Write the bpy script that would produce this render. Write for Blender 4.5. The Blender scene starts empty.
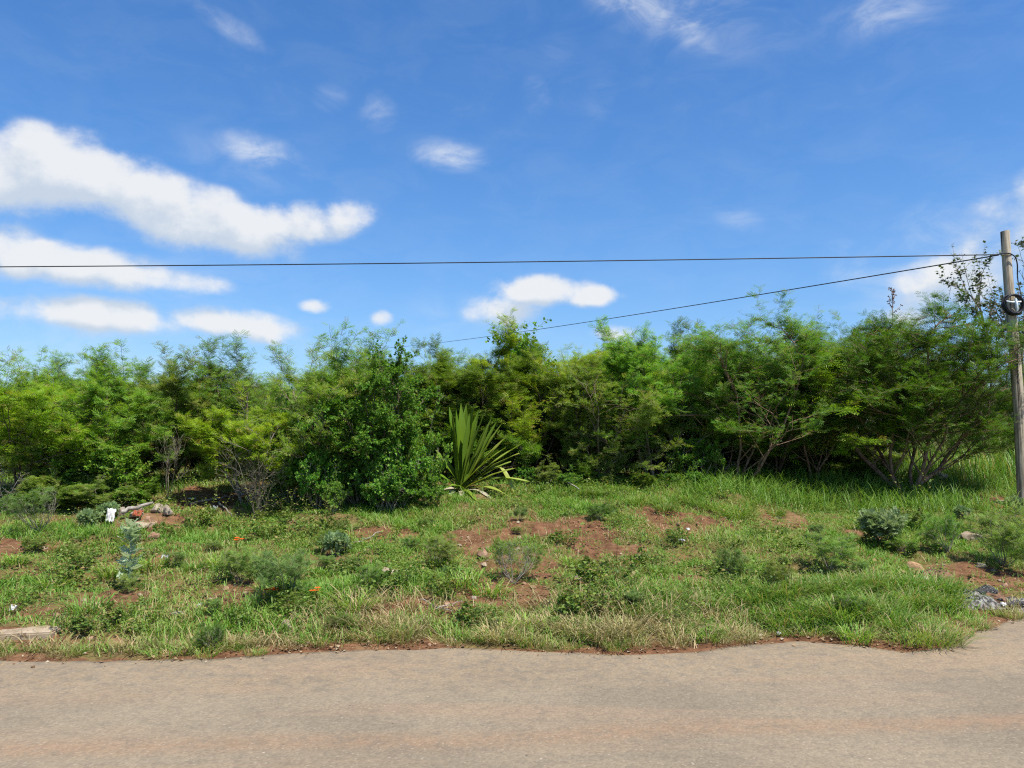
import bpy, math, random
import numpy as np
from math import radians as R, sin, cos, pi

# ------------------------------------------------------------------ camera, light, exposure
SC = bpy.context.scene
COL = SC.collection
CAM_H, PITCH, FPX = 1.6, R(4.7), 773.6
cam_d = bpy.data.cameras.new("camera")
cam_d.sensor_width = 36.0
cam_d.lens = 36.0 * FPX / 1024.0
cam_d.clip_end = 9000
cam = bpy.data.objects.new("camera", cam_d)
COL.objects.link(cam)
cam.location = (0, 0, CAM_H)
cam.rotation_euler = (R(90) + PITCH, 0, 0)
SC.camera = cam
SUN_EL, SUN_AZ = R(63), R(138)          # azimuth measured from +Y (straight ahead) towards +X (right)
SUN_STRENGTH, SKY_STRENGTH = 4.8, 0.103
sun_d = bpy.data.lights.new("sun", 'SUN')
sun_d.energy = SUN_STRENGTH
sun_d.angle = R(0.5)
sun_d.color = (1.0, 0.955, 0.88)
sun = bpy.data.objects.new("sun", sun_d)
COL.objects.link(sun)
sun.rotation_euler = (R(90) - SUN_EL, 0, pi - SUN_AZ)
SC.view_settings.view_transform = 'Standard'
SC.view_settings.look = 'None'
SC.view_settings.exposure = 0.75
SC.view_settings.gamma = 1.0
SC.view_settings.use_curve_mapping = False
SC.cycles.max_bounces = 10
SC.cycles.diffuse_bounces = 6
SC.cycles.transmission_bounces = 8
SC.cycles.use_denoising = False
SC.cycles.filter_width = 1.2
try:
    SC.cycles.denoising_prefilter = 'ACCURATE'
except Exception:
    pass


def pdir(px, py):
    cx, cy = (px - 512.0) / FPX, (384.0 - py) / FPX
    return np.array([cx, cos(PITCH) - cy * sin(PITCH), sin(PITCH) + cy * cos(PITCH)])


# ------------------------------------------------------------------ node helpers
class NT:
    def __init__(s, tree):
        s.t = tree
        s.n = tree.nodes
        s.l = tree.links

    def new(s, typ, **kw):
        n = s.n.new(typ)
        for k, v in kw.items():
            setattr(n, k, v)
        return n

    def put(s, sock, v):
        if isinstance(v, bpy.types.NodeSocket):
            s.l.new(v, sock)
        elif v is not None:
            sock.default_value = v

    def math(s, op, a, b=None, c=None, clamp=False):
        n = s.new('ShaderNodeMath', operation=op, use_clamp=clamp)
        for i, v in enumerate((a, b, c)):
            if v is not None:
                s.put(n.inputs[i], v)
        return n.outputs[0]

    def mix(s, f, a, b, blend='MIX'):
        n = s.new('ShaderNodeMix', data_type='RGBA', blend_type=blend)
        s.put(n.inputs[0], f)
        s.put(n.inputs[6], a if isinstance(a, bpy.types.NodeSocket) else (*a, 1))
        s.put(n.inputs[7], b if isinstance(b, bpy.types.NodeSocket) else (*b, 1))
        return n.outputs[2]

    def rng(s, v, a, b, c=0.0, d=1.0, smooth=True):
        n = s.new('ShaderNodeMapRange', interpolation_type='SMOOTHSTEP' if smooth else 'LINEAR')
        s.put(n.inputs[0], v)
        for i, q in enumerate((a, b, c, d)):
            s.put(n.inputs[1 + i], q)
        return n.outputs[0]

    def noise(s, vec, scale, detail=4, rough=0.5, dist=0.0):
        n = s.new('ShaderNodeTexNoise')
        if vec is not None:
            s.l.new(vec, n.inputs['Vector'])
        n.inputs['Scale'].default_value = scale
        n.inputs['Detail'].default_value = detail
        n.inputs['Roughness'].default_value = rough
        n.inputs['Distortion'].default_value = dist
        return n.outputs[0]

    def mapping(s, vec, loc=(0, 0, 0), rot=(0, 0, 0), sc=(1, 1, 1), typ='POINT'):
        n = s.new('ShaderNodeMapping', vector_type=typ)
        s.l.new(vec, n.inputs[0])
        n.inputs[1].default_value = loc
        n.inputs[2].default_value = rot
        n.inputs[3].default_value = sc
        return n.outputs[0]


# ------------------------------------------------------------------ world: Nishita sky with cumulus
def build_world():
    w = bpy.data.worlds.new("World")
    SC.world = w
    w.use_nodes = True
    t = NT(w.node_tree)
    t.n.clear()
    sky = t.new('ShaderNodeTexSky', sky_type='NISHITA')
    sky.sun_disc = False
    sky.sun_elevation = SUN_EL
    sky.sun_rotation = SUN_AZ
    sky.altitude = 300
    sky.air_density = 1.0
    sky.dust_density = 0.6
    sky.ozone_density = 2.2
    hs = t.new('ShaderNodeHueSaturation')
    hs.inputs['Saturation'].default_value = 1.32
    hs.inputs['Value'].default_value = 1.07
    hs.inputs['Hue'].default_value = 0.507
    t.l.new(sky.outputs[0], hs.inputs['Color'])
    tc = t.new('ShaderNodeTexCoord')
    sep = t.new('ShaderNodeSeparateXYZ')
    t.l.new(tc.outputs['Generated'], sep.inputs[0])
    az = t.math('ARCTAN2', sep.outputs[0], sep.outputs[1])
    el = t.math('ARCSINE', sep.outputs[2])
    comb = t.new('ShaderNodeCombineXYZ')
    t.put(comb.inputs[0], az)
    t.put(comb.inputs[1], el)
    P = comb.outputs[0]

    def ae(px, py):
        d = pdir(px, py)
        d = d / np.linalg.norm(d)
        return math.atan2(d[0], d[1]), math.asin(d[2])

    # px, py, half width, half height (pixels), tilt (degrees, + = right end lower), weight
    puffs = [(70, 176, 94, 41, 4, 1.0), (8, 175, 60, 36, 0, .95), (160, 206, 88, 36, 14, 1.0), (225, 224, 85, 32, 9, 1.0),
             (300, 224, 68, 24, -4, .9), (345, 215, 38, 18, -6, .8), (84, 268, 84, 23, 2, .85), (20, 264, 60, 18, 0, .7), (160, 278, 70, 15, 3, .75),
             (95, 315, 96, 22, 3, .9), (235, 325, 74, 18, 5, .9), (545, 292, 62, 19, 2, 1.0),
             (588, 297, 40, 14, 0, .9), (505, 309, 58, 20, -3, .62), (316, 306, 20, 9, 0, .62), (384, 318, 17, 11, 0, .68),
             (940, 285, 70, 34, -25, .62), (-120, 240, 110, 60, 0, 1.0), (1190, 200, 150, 60, 0, 1.0), (1300, 60, 120, 60, 0, .9), (-330, 120, 160, 60, 0, 1.0), (620, 332, 40, 12, 0, .5)]
    wisps = [(645, 4, 66, 26, 14, 1.15), (690, 30, 40, 18, 30, 1.0), (890, 6, 48, 22, -10, .85), (256, 151, 42, 17, 6, 1.15), (448, 155, 40, 16, 4, 1.1), (230, 27, 46, 11, 20, .5), (535, 95, 18, 22, -20, .4), (378, 110, 20, 22, -25, .6), (850, 268, 34, 24, 30, .6), (600, 95, 24, 26, 20, .22),
             (960, 265, 90, 60, -20, .85), (740, 220, 30, 14, 20, .4), (330, 98, 20, 14, 0, .5), (250, 165, 95, 26, 8, .3), (700, 20, 100, 34, 15, .45), (560, 45, 26, 18, 0, .28), (890, 12, 70, 26, 0, .4),
             (60, 345, 180, 40, 0, .45), (240, 330, 140, 36, 0, .3), (480, 318, 90, 30, 0, .35), (110, 275, 170, 38, 0, .35)]

    g = bpy.data.node_groups.new("cloud_field", 'ShaderNodeTree')
    g.interface.new_socket("P", in_out='INPUT', socket_type='NodeSocketVector')
    g.interface.new_socket("F", in_out='OUTPUT', socket_type='NodeSocketFloat')
    gt = NT(g)
    gi, go = gt.new('NodeGroupInput'), gt.new('NodeGroupOutput')

    def field(nt, P, items):
        acc = None
        for px, py, rx, ry, tilt, wt in items:
            a, e = ae(px, py)
            m = nt.mapping(P, (a, e, 0), (0, 0, -R(tilt)), (rx / FPX, ry / FPX, 1), 'TEXTURE')
            ln = nt.new('ShaderNodeVectorMath', operation='LENGTH')
            nt.l.new(m, ln.inputs[0])
            v = nt.rng(ln.outputs['Value'], 0.15, 1.35, wt, 0.0)
            acc = v if acc is None else nt.math('SMOOTH_MAX', acc, v, 0.12)
        return acc
    n1 = gt.noise(gt.mapping(gi.outputs[0], sc=(1, 1.3, 1)), 15, 10, 0.64, 0.1)
    vo = gt.new('ShaderNodeTexVoronoi', feature='SMOOTH_F1')
    vo.inputs['Scale'].default_value = 22
    vo.inputs['Smoothness'].default_value = 0.6
    vd = gt.new('ShaderNodeVectorMath', operation='ADD')
    gt.l.new(gi.outputs[0], vd.inputs[0])
    vn = gt.new('ShaderNodeTexNoise')
    vn.inputs['Scale'].default_value = 30
    gt.l.new(gi.outputs[0], vn.inputs['Vector'])
    vs = gt.new('ShaderNodeVectorMath', operation='SCALE')
    vs.inputs['Scale'].default_value = 0.03
    gt.l.new(vn.outputs['Color'], vs.inputs[0])
    gt.l.new(vs.outputs[0], vd.inputs[1])
    gt.l.new(vd.outputs[0], vo.inputs['Vector'])
    n2 = gt.noise(gt.mapping(gi.outputs[0], loc=(3, 1, 0)), 6.5, 3, 0.5)
    f = field(gt, gi.outputs[0], puffs)
    nz = gt.math('MULTIPLY_ADD', n1, 1.15, -0.575)
    nz = gt.math('ADD', nz, gt.math('MULTIPLY_ADD', n2, 0.5, -0.25))
    nz = gt.math('ADD', nz, gt.math('MULTIPLY_ADD', vo.outputs['Distance'], -0.62, 0.27))
    f = gt.math('ADD', f, gt.math('MULTIPLY', nz, gt.rng(f, 0.0, 0.38, 0, 1)))
    gt.l.new(f, go.inputs[0])

    def F(P):
        n = t.new('ShaderNodeGroup')
        n.node_tree = g
        t.l.new(P, n.inputs[0])
        return n.outputs[0]
    f0 = F(P)
    f1 = F(t.mapping(P, loc=(0.006, 0.028, 0)))
    dens = t.rng(f0, 0.12, 0.74, 0, 1)
    emb = t.math('SUBTRACT', f0, f1)
    n3 = t.noise(t.mapping(P, loc=(1, 2, 0), sc=(1, 1.3, 1)), 13, 7, .6)
    lit = t.rng(t.math('ADD', emb, t.math('MULTIPLY_ADD', n3, 1.0, -.5)), -0.24, 0.50, 0, 1)
    cloud = t.mix(lit, (3.45, 3.95, 4.6), (5.05, 5.15, 5.28))
    wn = t.noise(t.mapping(P, rot=(0, 0, R(-18)), sc=(1, 2.2, 1)), 11, 7, 0.62, 0.6)
    wf = t.math('MULTIPLY', field(t, P, wisps), t.rng(wn, 0.36, 0.74, 0.12, 1))
    wd = t.rng(wf, 0.0, 1.0, 0, 0.62, False)
    # distant haze low over the horizon
    hz = t.rng(el, 0.0, 0.62, 1.0, 0.0, smooth=False)
    hz = t.math('MULTIPLY_ADD', t.math('POWER', hz, 2.4), 0.50, 0.06)
    col = t.mix(hz, hs.outputs[0], (0.80, 2.20, 4.35))
    col = t.mix(wd, col, (4.9, 5.15, 5.4))
    col = t.mix(t.math('MULTIPLY', dens, 0.95), col, cloud)
    bg = t.new('ShaderNodeBackground')
    t.l.new(col, bg.inputs[0])
    bg.inputs[1].default_value = SKY_STRENGTH
    out = t.new('ShaderNodeOutputWorld')
    t.l.new(bg.outputs[0], out.inputs[0])
    w.cycles.sampling_method = 'MANUAL'
    w.cycles.sample_map_resolution = 512


build_world()


# ------------------------------------------------------------------ numpy noise, terrain
def _hash(ix, iy, seed):
    h = (ix.astype(np.int64) * 374761393 + iy.astype(np.int64) * 668265263 + seed * 1442695041) & 0xFFFFFFFF
    h = ((h ^ (h >> 13)) * 1274126177) & 0xFFFFFFFF
    h = (h ^ (h >> 16)) & 0xFFFFFFFF
    return h / 4294967295.0


def vnoise(x, y, seed=0):
    x, y = np.asarray(x, float), np.asarray(y, float)
    ix, iy = np.floor(x), np.floor(y)
    fx, fy = x - ix, y - iy
    fx, fy = fx * fx * (3 - 2 * fx), fy * fy * (3 - 2 * fy)
    a, b = _hash(ix, iy, seed), _hash(ix + 1, iy, seed)
    c, d = _hash(ix, iy + 1, seed), _hash(ix + 1, iy + 1, seed)
    return (a * (1 - fx) + b * fx) * (1 - fy) + (c * (1 - fx) + d * fx) * fy


def fbm(x, y, seed=0, octv=4):
    s, a, t = 0.0, 0.5, 0.0
    for o in range(octv):
        s = s + a * vnoise(x * 2 ** o + 17.3 * o, y * 2 ** o - 9.1 * o, seed + o)
        t += a
        a *= 0.5
    return s / t


def sstep(a, b, x):
    u = np.clip((np.asarray(x, float) - a) / (b - a), 0, 1)
    return u * u * (3 - 2 * u)


def flat(px, py, z=0.0):
    d = pdir(px, py)
    k = (z - CAM_H) / d[2]
    return d[0] * k, d[1] * k


_edge = [flat(*q) for q in [(-150, 662), (0, 660), (100, 661), (200, 659), (300, 653), (400, 648), (480, 648), (550, 651), (620, 654), (700, 651), (740, 644),
                            (800, 640), (860, 645), (905, 652), (945, 648), (965, 636), (1000, 624), (1030, 614)]]
EX = np.array([-40.0] + [e[0] for e in _edge] + [7.0, 10.0, 40.0])
EY = np.array([5.6] + [e[1] for e in _edge] + [8.2, 9.2, 9.4])


def edge_y(x):
    return np.interp(x, EX, EY)


PD = np.array([-400, -0.3, 0.0, 0.25, 0.6, 2.0, 4.0, 7.0, 10.0, 20.0, 60.0, 300.0, 4000.0])
PZ = np.array([-0.07, -0.07, 0.005, 0.035, 0.08, 0.25, 0.50, 0.93, 1.02, 1.20, 1.30, 1.6, 6.0])


def terrain(x, y):
    x, y = np.asarray(x, float), np.asarray(y, float)
    d = y - edge_y(x) + 0.16 * (fbm(x * 2.2, y * 2.2, 5) - 0.5)
    z = np.interp(d, PD, PZ)
    m = sstep(0.0, 1.2, d)
    near = 1 - sstep(30, 60, y)
    z = z + m * near * (0.20 * (fbm(x * 0.55, y * 0.55, 1) - 0.5) + 0.15 * (fbm(x * 2.0, y * 2.0, 2, 3) - 0.5) + 0.05 * (fbm(x * 6, y * 6, 3, 3) - 0.5))
    # small eroded steps in the bank
    q = fbm(x * 0.8 + 4, y * 1.3, 9, 3) + d * 0.16
    z = z + m * near * 0.07 * (sstep(0.42, 0.58, q % 1.0) - 0.5)
    z = z + 0.012 * sstep(-0.1, 0.05, d) * (1 - m) * (fbm(x * 14, y * 14, 11, 2) - 0.4)
    # grassy rise at the far right
    z = z + 1.0 * sstep(8.8, 13.5, x) * sstep(14.5, 24, y) * (1 - sstep(60, 160, y))
    return z


def at(px, py):
    """the point of the ground that lies along a line of sight"""
    d = pdir(px, py)
    ts = np.arange(3.0, 60, 0.015)
    below = CAM_H + d[2] * ts <= terrain(d[0] * ts, d[1] * ts)
    p = d * ts[int(np.argmax(below)) if below.any() else -1]
    return np.array([p[0], p[1], float(terrain(p[0], p[1]))])


def ground(x, y):
    return np.array([x, y, float(terrain(x, y))])


# bare soil patches: px, py, half width, half height in pixels, turned into ground ellipses
_sp = [(480, 540, 40, 20), (565, 532, 55, 14), (605, 550, 50, 10), (512, 592, 48, 14), (432, 610, 46, 14), (376, 606, 26, 12), (236, 598, 34, 14), (112, 597, 40, 13),
       (60, 607, 55, 10), (150, 612, 44, 8), (690, 522, 50, 14), (786, 522, 28, 10), (655, 512, 24, 8), (995, 580, 60, 16), (945, 572, 40, 12), (222, 497, 40, 14),
       (140, 526, 44, 10), (1002, 504, 34, 12), (975, 532, 14, 12), (868, 540, 22, 8), (70, 641, 70, 9), (940, 634, 44, 6), (378, 541, 40, 10), (540, 572, 20, 14),
       (10, 545, 40, 8), (700, 578, 22, 6), (165, 560, 18, 10), (320, 560, 14, 10), (985, 602, 60, 12), (590, 578, 22, 8), (20, 640, 50, 8), (300, 655, 80, 4), (640, 655, 120, 3)]
PATCH = []
for px, py, rx, ry in _sp:
    c, a, b = at(px, py), at(px, py - ry), at(px, py + ry)
    PATCH.append((c[0], c[1], 1.12 * rx * c[1] / FPX, max(0.15, 0.5 * (a[1] - b[1]))))


def bare(x, y):
    x, y = np.asarray(x, float), np.asarray(y, float)
    nx = 0.5 * (fbm(x * 1.7, y * 1.7, 21) - 0.5)
    ny = 0.5 * (fbm(x * 1.7, y * 1.7, 31) - 0.5)
    b = np.zeros_like(x)
    for cx, cy, rx, ry in PATCH:
        q = ((x + nx - cx) / rx) ** 2 + ((y + ny - cy) / ry) ** 2
        b = np.maximum(b, (1 - sstep(0.2, 1.2, q)) * (.55 + .75 * sstep(.34, .54, fbm(x * 4.5, y * 3.2, 24, 3))))
    b = np.maximum(b, 0.55 * sstep(0.66, 0.78, fbm(x * 1.1, y * 1.1, 41)))
    d = y - edge_y(x)
    return np.maximum(b, 1 - sstep(0.0, 0.14, d + 0.55 * (fbm(x * 2.5, y * 2.5, 51) - 0.5)))


# ------------------------------------------------------------------ object helpers
def mesh_from(name, verts, quads=None, tris=None, tint=None, smooth=False):
    me = bpy.data.meshes.new(name)
    verts = np.asarray(verts, np.float32).reshape(-1, 3)
    quads = np.zeros((0, 4), np.int32) if quads is None else np.asarray(quads, np.int32).reshape(-1, 4)
    tris = np.zeros((0, 3), np.int32) if tris is None else np.asarray(tris, np.int32).reshape(-1, 3)
    nq, ntr = len(quads), len(tris)
    me.vertices.add(len(verts))
    me.vertices.foreach_set('co', verts.ravel())
    me.loops.add(nq * 4 + ntr * 3)
    me.loops.foreach_set('vertex_index', np.concatenate([quads.ravel(), tris.ravel()]).astype(np.int32))
    me.polygons.add(nq + ntr)
    st = np.concatenate([np.arange(nq) * 4, nq * 4 + np.arange(ntr) * 3]).astype(np.int32)
    me.polygons.foreach_set('loop_start', st)
    if smooth:
        me.polygons.foreach_set('use_smooth', np.ones(nq + ntr, bool))
    if tint is not None:
        a = me.attributes.new('tint', 'FLOAT', 'POINT')
        a.data.foreach_set('value', np.asarray(tint, np.float32).ravel())
    me.update(calc_edges=True)
    me.validate()
    return me


def obj(name, me, mat, parent=None, label=None, cat=None, group=None, kind=None, loc=None, rot=None, scale=None):
    o = bpy.data.objects.new(name, me)
    COL.objects.link(o)
    if mat is not None and me is not None and len(me.materials) == 0:
        me.materials.append(mat)
    if parent is not None:
        o.parent = parent
    if loc is not None:
        o.location = loc
    if rot is not None:
        o.rotation_euler = rot
    if scale is not None:
        o.scale = scale if hasattr(scale, '__len__') else (scale,) * 3
    tag(o, label, cat, group, kind)
    return o


def tag(o, label=None, cat=None, group=None, kind=None):
    for k, v in (('label', label), ('category', cat), ('group', group), ('kind', kind)):
        if v:
            o[k] = v


def thing(name, label, cat, loc, rz=0.0, group=None, scale=None):
    return obj(name, None, None, None, label, cat, group, None, loc, (0, 0, rz), scale)


def dup(root, loc, rz, scale, label=None, group=None):
    r = root.copy()
    COL.objects.link(r)
    r.location, r.rotation_euler = loc, (0, 0, rz)
    r.scale = scale if hasattr(scale, '__len__') else (scale,) * 3
    if label:
        r['label'] = label
    if group:
        r['group'] = group
    for ch in root.children:
        c = ch.copy()
        COL.objects.link(c)
        c.parent = r
    return r


def norm(v):
    return v / np.maximum(np.linalg.norm(v, axis=-1, keepdims=True), 1e-9)


class Geo:
    """collects pieces of geometry for one mesh"""

    def __init__(s):
        s.v, s.q, s.t, s.c, s.n = [], [], [], [], 0

    def add(s, v, q=None, t=None, tint=0.5):
        v = np.asarray(v, float).reshape(-1, 3)
        if q is not None and len(q):
            s.q.append(np.asarray(q).reshape(-1, 4) + s.n)
        if t is not None and len(t):
            s.t.append(np.asarray(t).reshape(-1, 3) + s.n)
        s.v.append(v)
        s.c.append(np.broadcast_to(np.asarray(tint, float), (len(v),)))
        s.n += len(v)

    def tubes(s, P, rad, sides=5, tint=0.5):
        """P (B,n,3) polylines, rad (B,n)"""
        P = np.asarray(P, float)
        B, n, _ = P.shape
        d = np.zeros_like(P)
        d[:, 1:-1] = P[:, 2:] - P[:, :-2]
        d[:, 0], d[:, -1] = P[:, 1] - P[:, 0], P[:, -1] - P[:, -2]
        d = norm(d)
        ref = np.where(np.abs(d[:, :1, 2:3]) > 0.9, np.array([1.0, 0.13, 0]), np.array([0.05, 0.02, 1.0]))
        u = norm(np.cross(d, np.broadcast_to(ref, d.shape)))
        w = np.cross(d, u)
        a = np.arange(sides) * 2 * pi / sides
        rad = np.asarray(rad)[..., None, None]
        V = P[:, :, None, :] + rad * (u[:, :, None, :] * np.cos(a)[None, None, :, None] + w[:, :, None, :] * np.sin(a)[None, None, :, None])
        idx = np.arange(B * n * sides).reshape(B, n, sides)
        j = (np.arange(sides) + 1) % sides
        q = np.stack([idx[:, :-1, :], idx[:, :-1, j], idx[:, 1:, j], idx[:, 1:, :]], -1)
        s.add(V, q, tint=tint)

    def build(s, name, smooth=False):
        v = np.concatenate(s.v) if s.v else np.zeros((0, 3))
        return mesh_from(name, v, np.concatenate(s.q) if s.q else None, np.concatenate(s.t) if s.t else None, np.concatenate(s.c) if s.c else None, smooth)


# ------------------------------------------------------------------ materials
def new_mat(name):
    m = bpy.data.materials.new(name)
    m.use_nodes = True
    t = NT(m.node_tree)
    t.n.clear()
    return m, t, t.new('ShaderNodeOutputMaterial')


def leaf_mat(name, a, b, c=None, trans=0.38, rough=0.5, hue=0.013, val=0.17, spec=0.25, tcol=(1.25, 1.25, 0.55)):
    """a to b by the leaf's own tint, c for the oldest leaves; every plant a little different"""
    m, t, out = new_mat(name)
    at_ = t.new('ShaderNodeAttribute', attribute_name='tint')
    col = t.mix(t.rng(at_.outputs['Fac'], 0.0, 0.8), a, b)
    if c is not None:
        col = t.mix(t.rng(at_.outputs['Fac'], 0.86, 0.94), col, c)
    oi = t.new('ShaderNodeObjectInfo')
    hs = t.new('ShaderNodeHueSaturation')
    t.l.new(col, hs.inputs['Color'])
    t.l.new(t.rng(oi.outputs['Random'], 0, 1, 0.5 - hue, 0.5 + hue, False), hs.inputs['Hue'])
    r2 = t.math('FRACT', t.math('MULTIPLY', oi.outputs['Random'], 37.3))
    t.l.new(t.rng(r2, 0, 1, 1 - val, 1 + val, False), hs.inputs['Value'])
    bs = t.new('ShaderNodeBsdfPrincipled')
    t.l.new(hs.outputs[0], bs.inputs['Base Color'])
    bs.inputs['Roughness'].default_value = rough
    bs.inputs['Specular IOR Level'].default_value = spec
    tr = t.new('ShaderNodeBsdfTranslucent')
    t.l.new(t.mix(1.0, hs.outputs[0], tcol, 'MULTIPLY'), tr.inputs[0])
    mx = t.new('ShaderNodeMixShader')
    mx.inputs[0].default_value = trans
    t.l.new(bs.outputs[0], mx.inputs[1])
    t.l.new(tr.outputs[0], mx.inputs[2])
    t.l.new(mx.outputs[0], out.inputs[0])
    return m


def plain_mat(name, a, b, scale=8.0, rough=0.85, stretch=(1, 1, 1), bump=0.3, spec=0.25, lo=0.35, hi=0.65, detail=6, c=None):
    m, t, out = new_mat(name)
    tc = t.new('ShaderNodeTexCoord')
    v = t.mapping(tc.outputs['Object'], sc=stretch)
    n = t.noise(v, scale, detail, 0.6)
    col = t.mix(t.rng(n, lo, hi), a, b)
    if c is not None:
        col = t.mix(t.rng(t.noise(v, scale * 3.1, 3), 0.58, 0.66), col, c)
    bs = t.new('ShaderNodeBsdfPrincipled')
    t.l.new(col, bs.inputs['Base Color'])
    bs.inputs['Roughness'].default_value = rough
    bs.inputs['Specular IOR Level'].default_value = spec
    if bump:
        bp = t.new('ShaderNodeBump')
        bp.inputs['Strength'].default_value = bump
        bp.inputs['Distance'].default_value = 0.02
        t.l.new(n, bp.inputs['Height'])
        t.l.new(bp.outputs[0], bs.inputs['Normal'])
    t.l.new(bs.outputs[0], out.inputs[0])
    return m


M = {}
M['leaf_bright'] = leaf_mat('bright_feather_leaf', (0.174, 0.320, 0.020), (0.303, 0.436, 0.032), (0.323, 0.262, 0.074), trans=0.45)
M['leaf_mid'] = leaf_mat('green_feather_leaf', (0.121, 0.269, 0.030), (0.221, 0.369, 0.042), (0.270, 0.246, 0.089), trans=0.45)
M['leaf_olive'] = leaf_mat('olive_feather_leaf', (0.155, 0.262, 0.038), (0.263, 0.341, 0.062), (0.323, 0.262, 0.119), trans=0.45)
M['leaf_cool'] = leaf_mat('cool_feather_leaf', (0.121, 0.254, 0.034), (0.214, 0.349, 0.055), (0.258, 0.246, 0.086), trans=0.42)
M['leaf_dark'] = leaf_mat('dark_broad_leaf', (0.076, 0.202, 0.020), (0.146, 0.289, 0.032), (0.202, 0.242, 0.048), trans=0.38, rough=0.6, spec=0.15)
M['leaf_sparse'] = leaf_mat('grey_green_leaf', (0.06, 0.10, 0.035), (0.12, 0.16, 0.07), (0.20, 0.18, 0.12), trans=0.25)
M['leaf_deep'] = leaf_mat('deep_green_feather_leaf', (0.067, 0.145, 0.012), (0.141, 0.243, 0.019), (0.181, 0.184, 0.043), trans=0.4)
M['leaf_grey'] = leaf_mat('silvery_leaf', (0.180, 0.275, 0.105), (0.310, 0.400, 0.195), None, trans=0.42, rough=0.75, spec=0.05, val=.12, tcol=(1.1, 1.1, .8))
M['leaf_thistle'] = leaf_mat('thistle_leaf', (0.28, 0.38, 0.22), (0.45, 0.53, 0.36), None, trans=0.42, rough=0.75, spec=0.05, val=.12, tcol=(1.1, 1.1, .8))
M['herb'] = leaf_mat('herb_leaf', (0.099, 0.202, 0.028), (0.186, 0.296, 0.052), (0.228, 0.207, 0.076), hue=0.025, val=0.2, trans=0.45)
M['herb_cool'] = leaf_mat('blue_green_herb_leaf', (0.105, 0.205, 0.045), (0.190, 0.300, 0.075), None, trans=0.45)
M['weed'] = leaf_mat('weed_leaf', (0.079, 0.154, 0.027), (0.180, 0.260, 0.049), (0.303, 0.233, 0.086))
M['grass'] = leaf_mat('grass_blade', (0.111, 0.249, 0.028), (0.239, 0.380, 0.067), (0.378, 0.336, 0.149), trans=0.35, rough=0.5)
M['grass_long'] = leaf_mat('long_grass_blade', (0.085, 0.193, 0.021), (0.190, 0.297, 0.054), (0.343, 0.277, 0.134), trans=0.35, rough=0.45)
M['straw'] = leaf_mat('straw_blade', (0.263, 0.232, 0.094), (0.527, 0.417, 0.220), (0.239, 0.278, 0.077), trans=0.3, rough=0.6, tcol=(1.1, 1.05, 0.8))
M['dead_leaf'] = leaf_mat('dead_leaf', (0.112, 0.056, 0.026), (0.300, 0.203, 0.112), (0.375, 0.315, 0.225), trans=0.15, rough=0.7, tcol=(1.1, .9, .6))
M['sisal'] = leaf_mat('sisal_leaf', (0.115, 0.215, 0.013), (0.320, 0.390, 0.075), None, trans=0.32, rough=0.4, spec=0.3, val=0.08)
M['sisal_dry'] = leaf_mat('sisal_dead_tip', (0.42, 0.38, 0.26), (0.55, 0.5, 0.36), None, trans=0.15)
M['flower'] = leaf_mat('orange_petal', (0.637, 0.072, 0.010), (0.722, 0.136, 0.017), None, trans=0.3, hue=0.005, val=0.1, tcol=(1.1, .9, .6))
M['bud'] = leaf_mat('reddish_bud', (0.12, 0.07, 0.06), (0.22, 0.13, 0.11), None, trans=0.1)
M['bark'] = plain_mat('grey_brown_bark', (0.10, 0.068, 0.045), (0.24, 0.185, 0.135), 22, stretch=(1, 1, .3), bump=0.5)
M['twig_dull'] = plain_mat('dull_twig', (0.085, 0.074, 0.052), (0.20, 0.175, 0.125), 25, stretch=(1, 1, .3), bump=0.3)
M['bark_dark'] = plain_mat('dark_bark', (0.055, 0.038, 0.028), (0.15, 0.105, 0.075), 22, stretch=(1, 1, .3), bump=0.5)
M['bark_red'] = plain_mat('reddish_bark', (0.13, 0.072, 0.042), (0.28, 0.185, 0.125), 18, stretch=(1, 1, .3), bump=0.5)
M['twig_pale'] = plain_mat('bleached_twig', (0.195, 0.169, 0.135), (0.345, 0.307, 0.255), 25, stretch=(1, 1, .3), bump=0.3)
M['twig_grey'] = plain_mat('grey_twig', (0.15, 0.125, 0.10), (0.30, 0.26, 0.21), 25, stretch=(1, 1, .3), bump=0.3)
M['rock_tan'] = plain_mat('tan_stone', (0.225, 0.165, 0.105), (0.345, 0.277, 0.195), 9, bump=0.6)
M['rock_red'] = plain_mat('reddish_stone', (0.203, 0.112, 0.064), (0.315, 0.203, 0.128), 9, bump=0.6)
M['rock_grey'] = plain_mat('grey_rubble', (0.195, 0.159, 0.117), (0.330, 0.276, 0.204), 12, bump=0.6)
M['slab'] = plain_mat('weathered_concrete', (0.240, 0.180, 0.116), (0.352, 0.281, 0.195), 7, bump=0.5, c=(0.165, 0.112, 0.068))
M['clod'] = plain_mat('clay_boulder', (0.075, 0.036, 0.021), (0.20, 0.108, 0.062), 16, bump=1.0) if True else plain_mat('clay_boulder', (0.136, 0.062, 0.034), (0.272, 0.152, 0.084), 7, bump=0.8)
M['clod_pale'] = plain_mat('pale_clay_boulder', (0.272, 0.152, 0.076), (0.416, 0.264, 0.152), 9, bump=0.7)
M['char'] = plain_mat('charred_rubbish', (0.012, 0.012, 0.013), (0.05, 0.048, 0.046), 26, bump=0.9, c=(0.32, 0.31, 0.29))
M['ash'] = plain_mat('white_ash', (0.045, 0.043, 0.041), (0.27, 0.26, 0.235), 30, bump=1.0, lo=.42, hi=.60, c=(0.12, 0.085, 0.06))
M['plastic'] = plain_mat('white_plastic', (0.340, 0.332, 0.315), (0.561, 0.561, 0.552), 20, rough=0.4, bump=0.2, spec=0.5)
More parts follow.
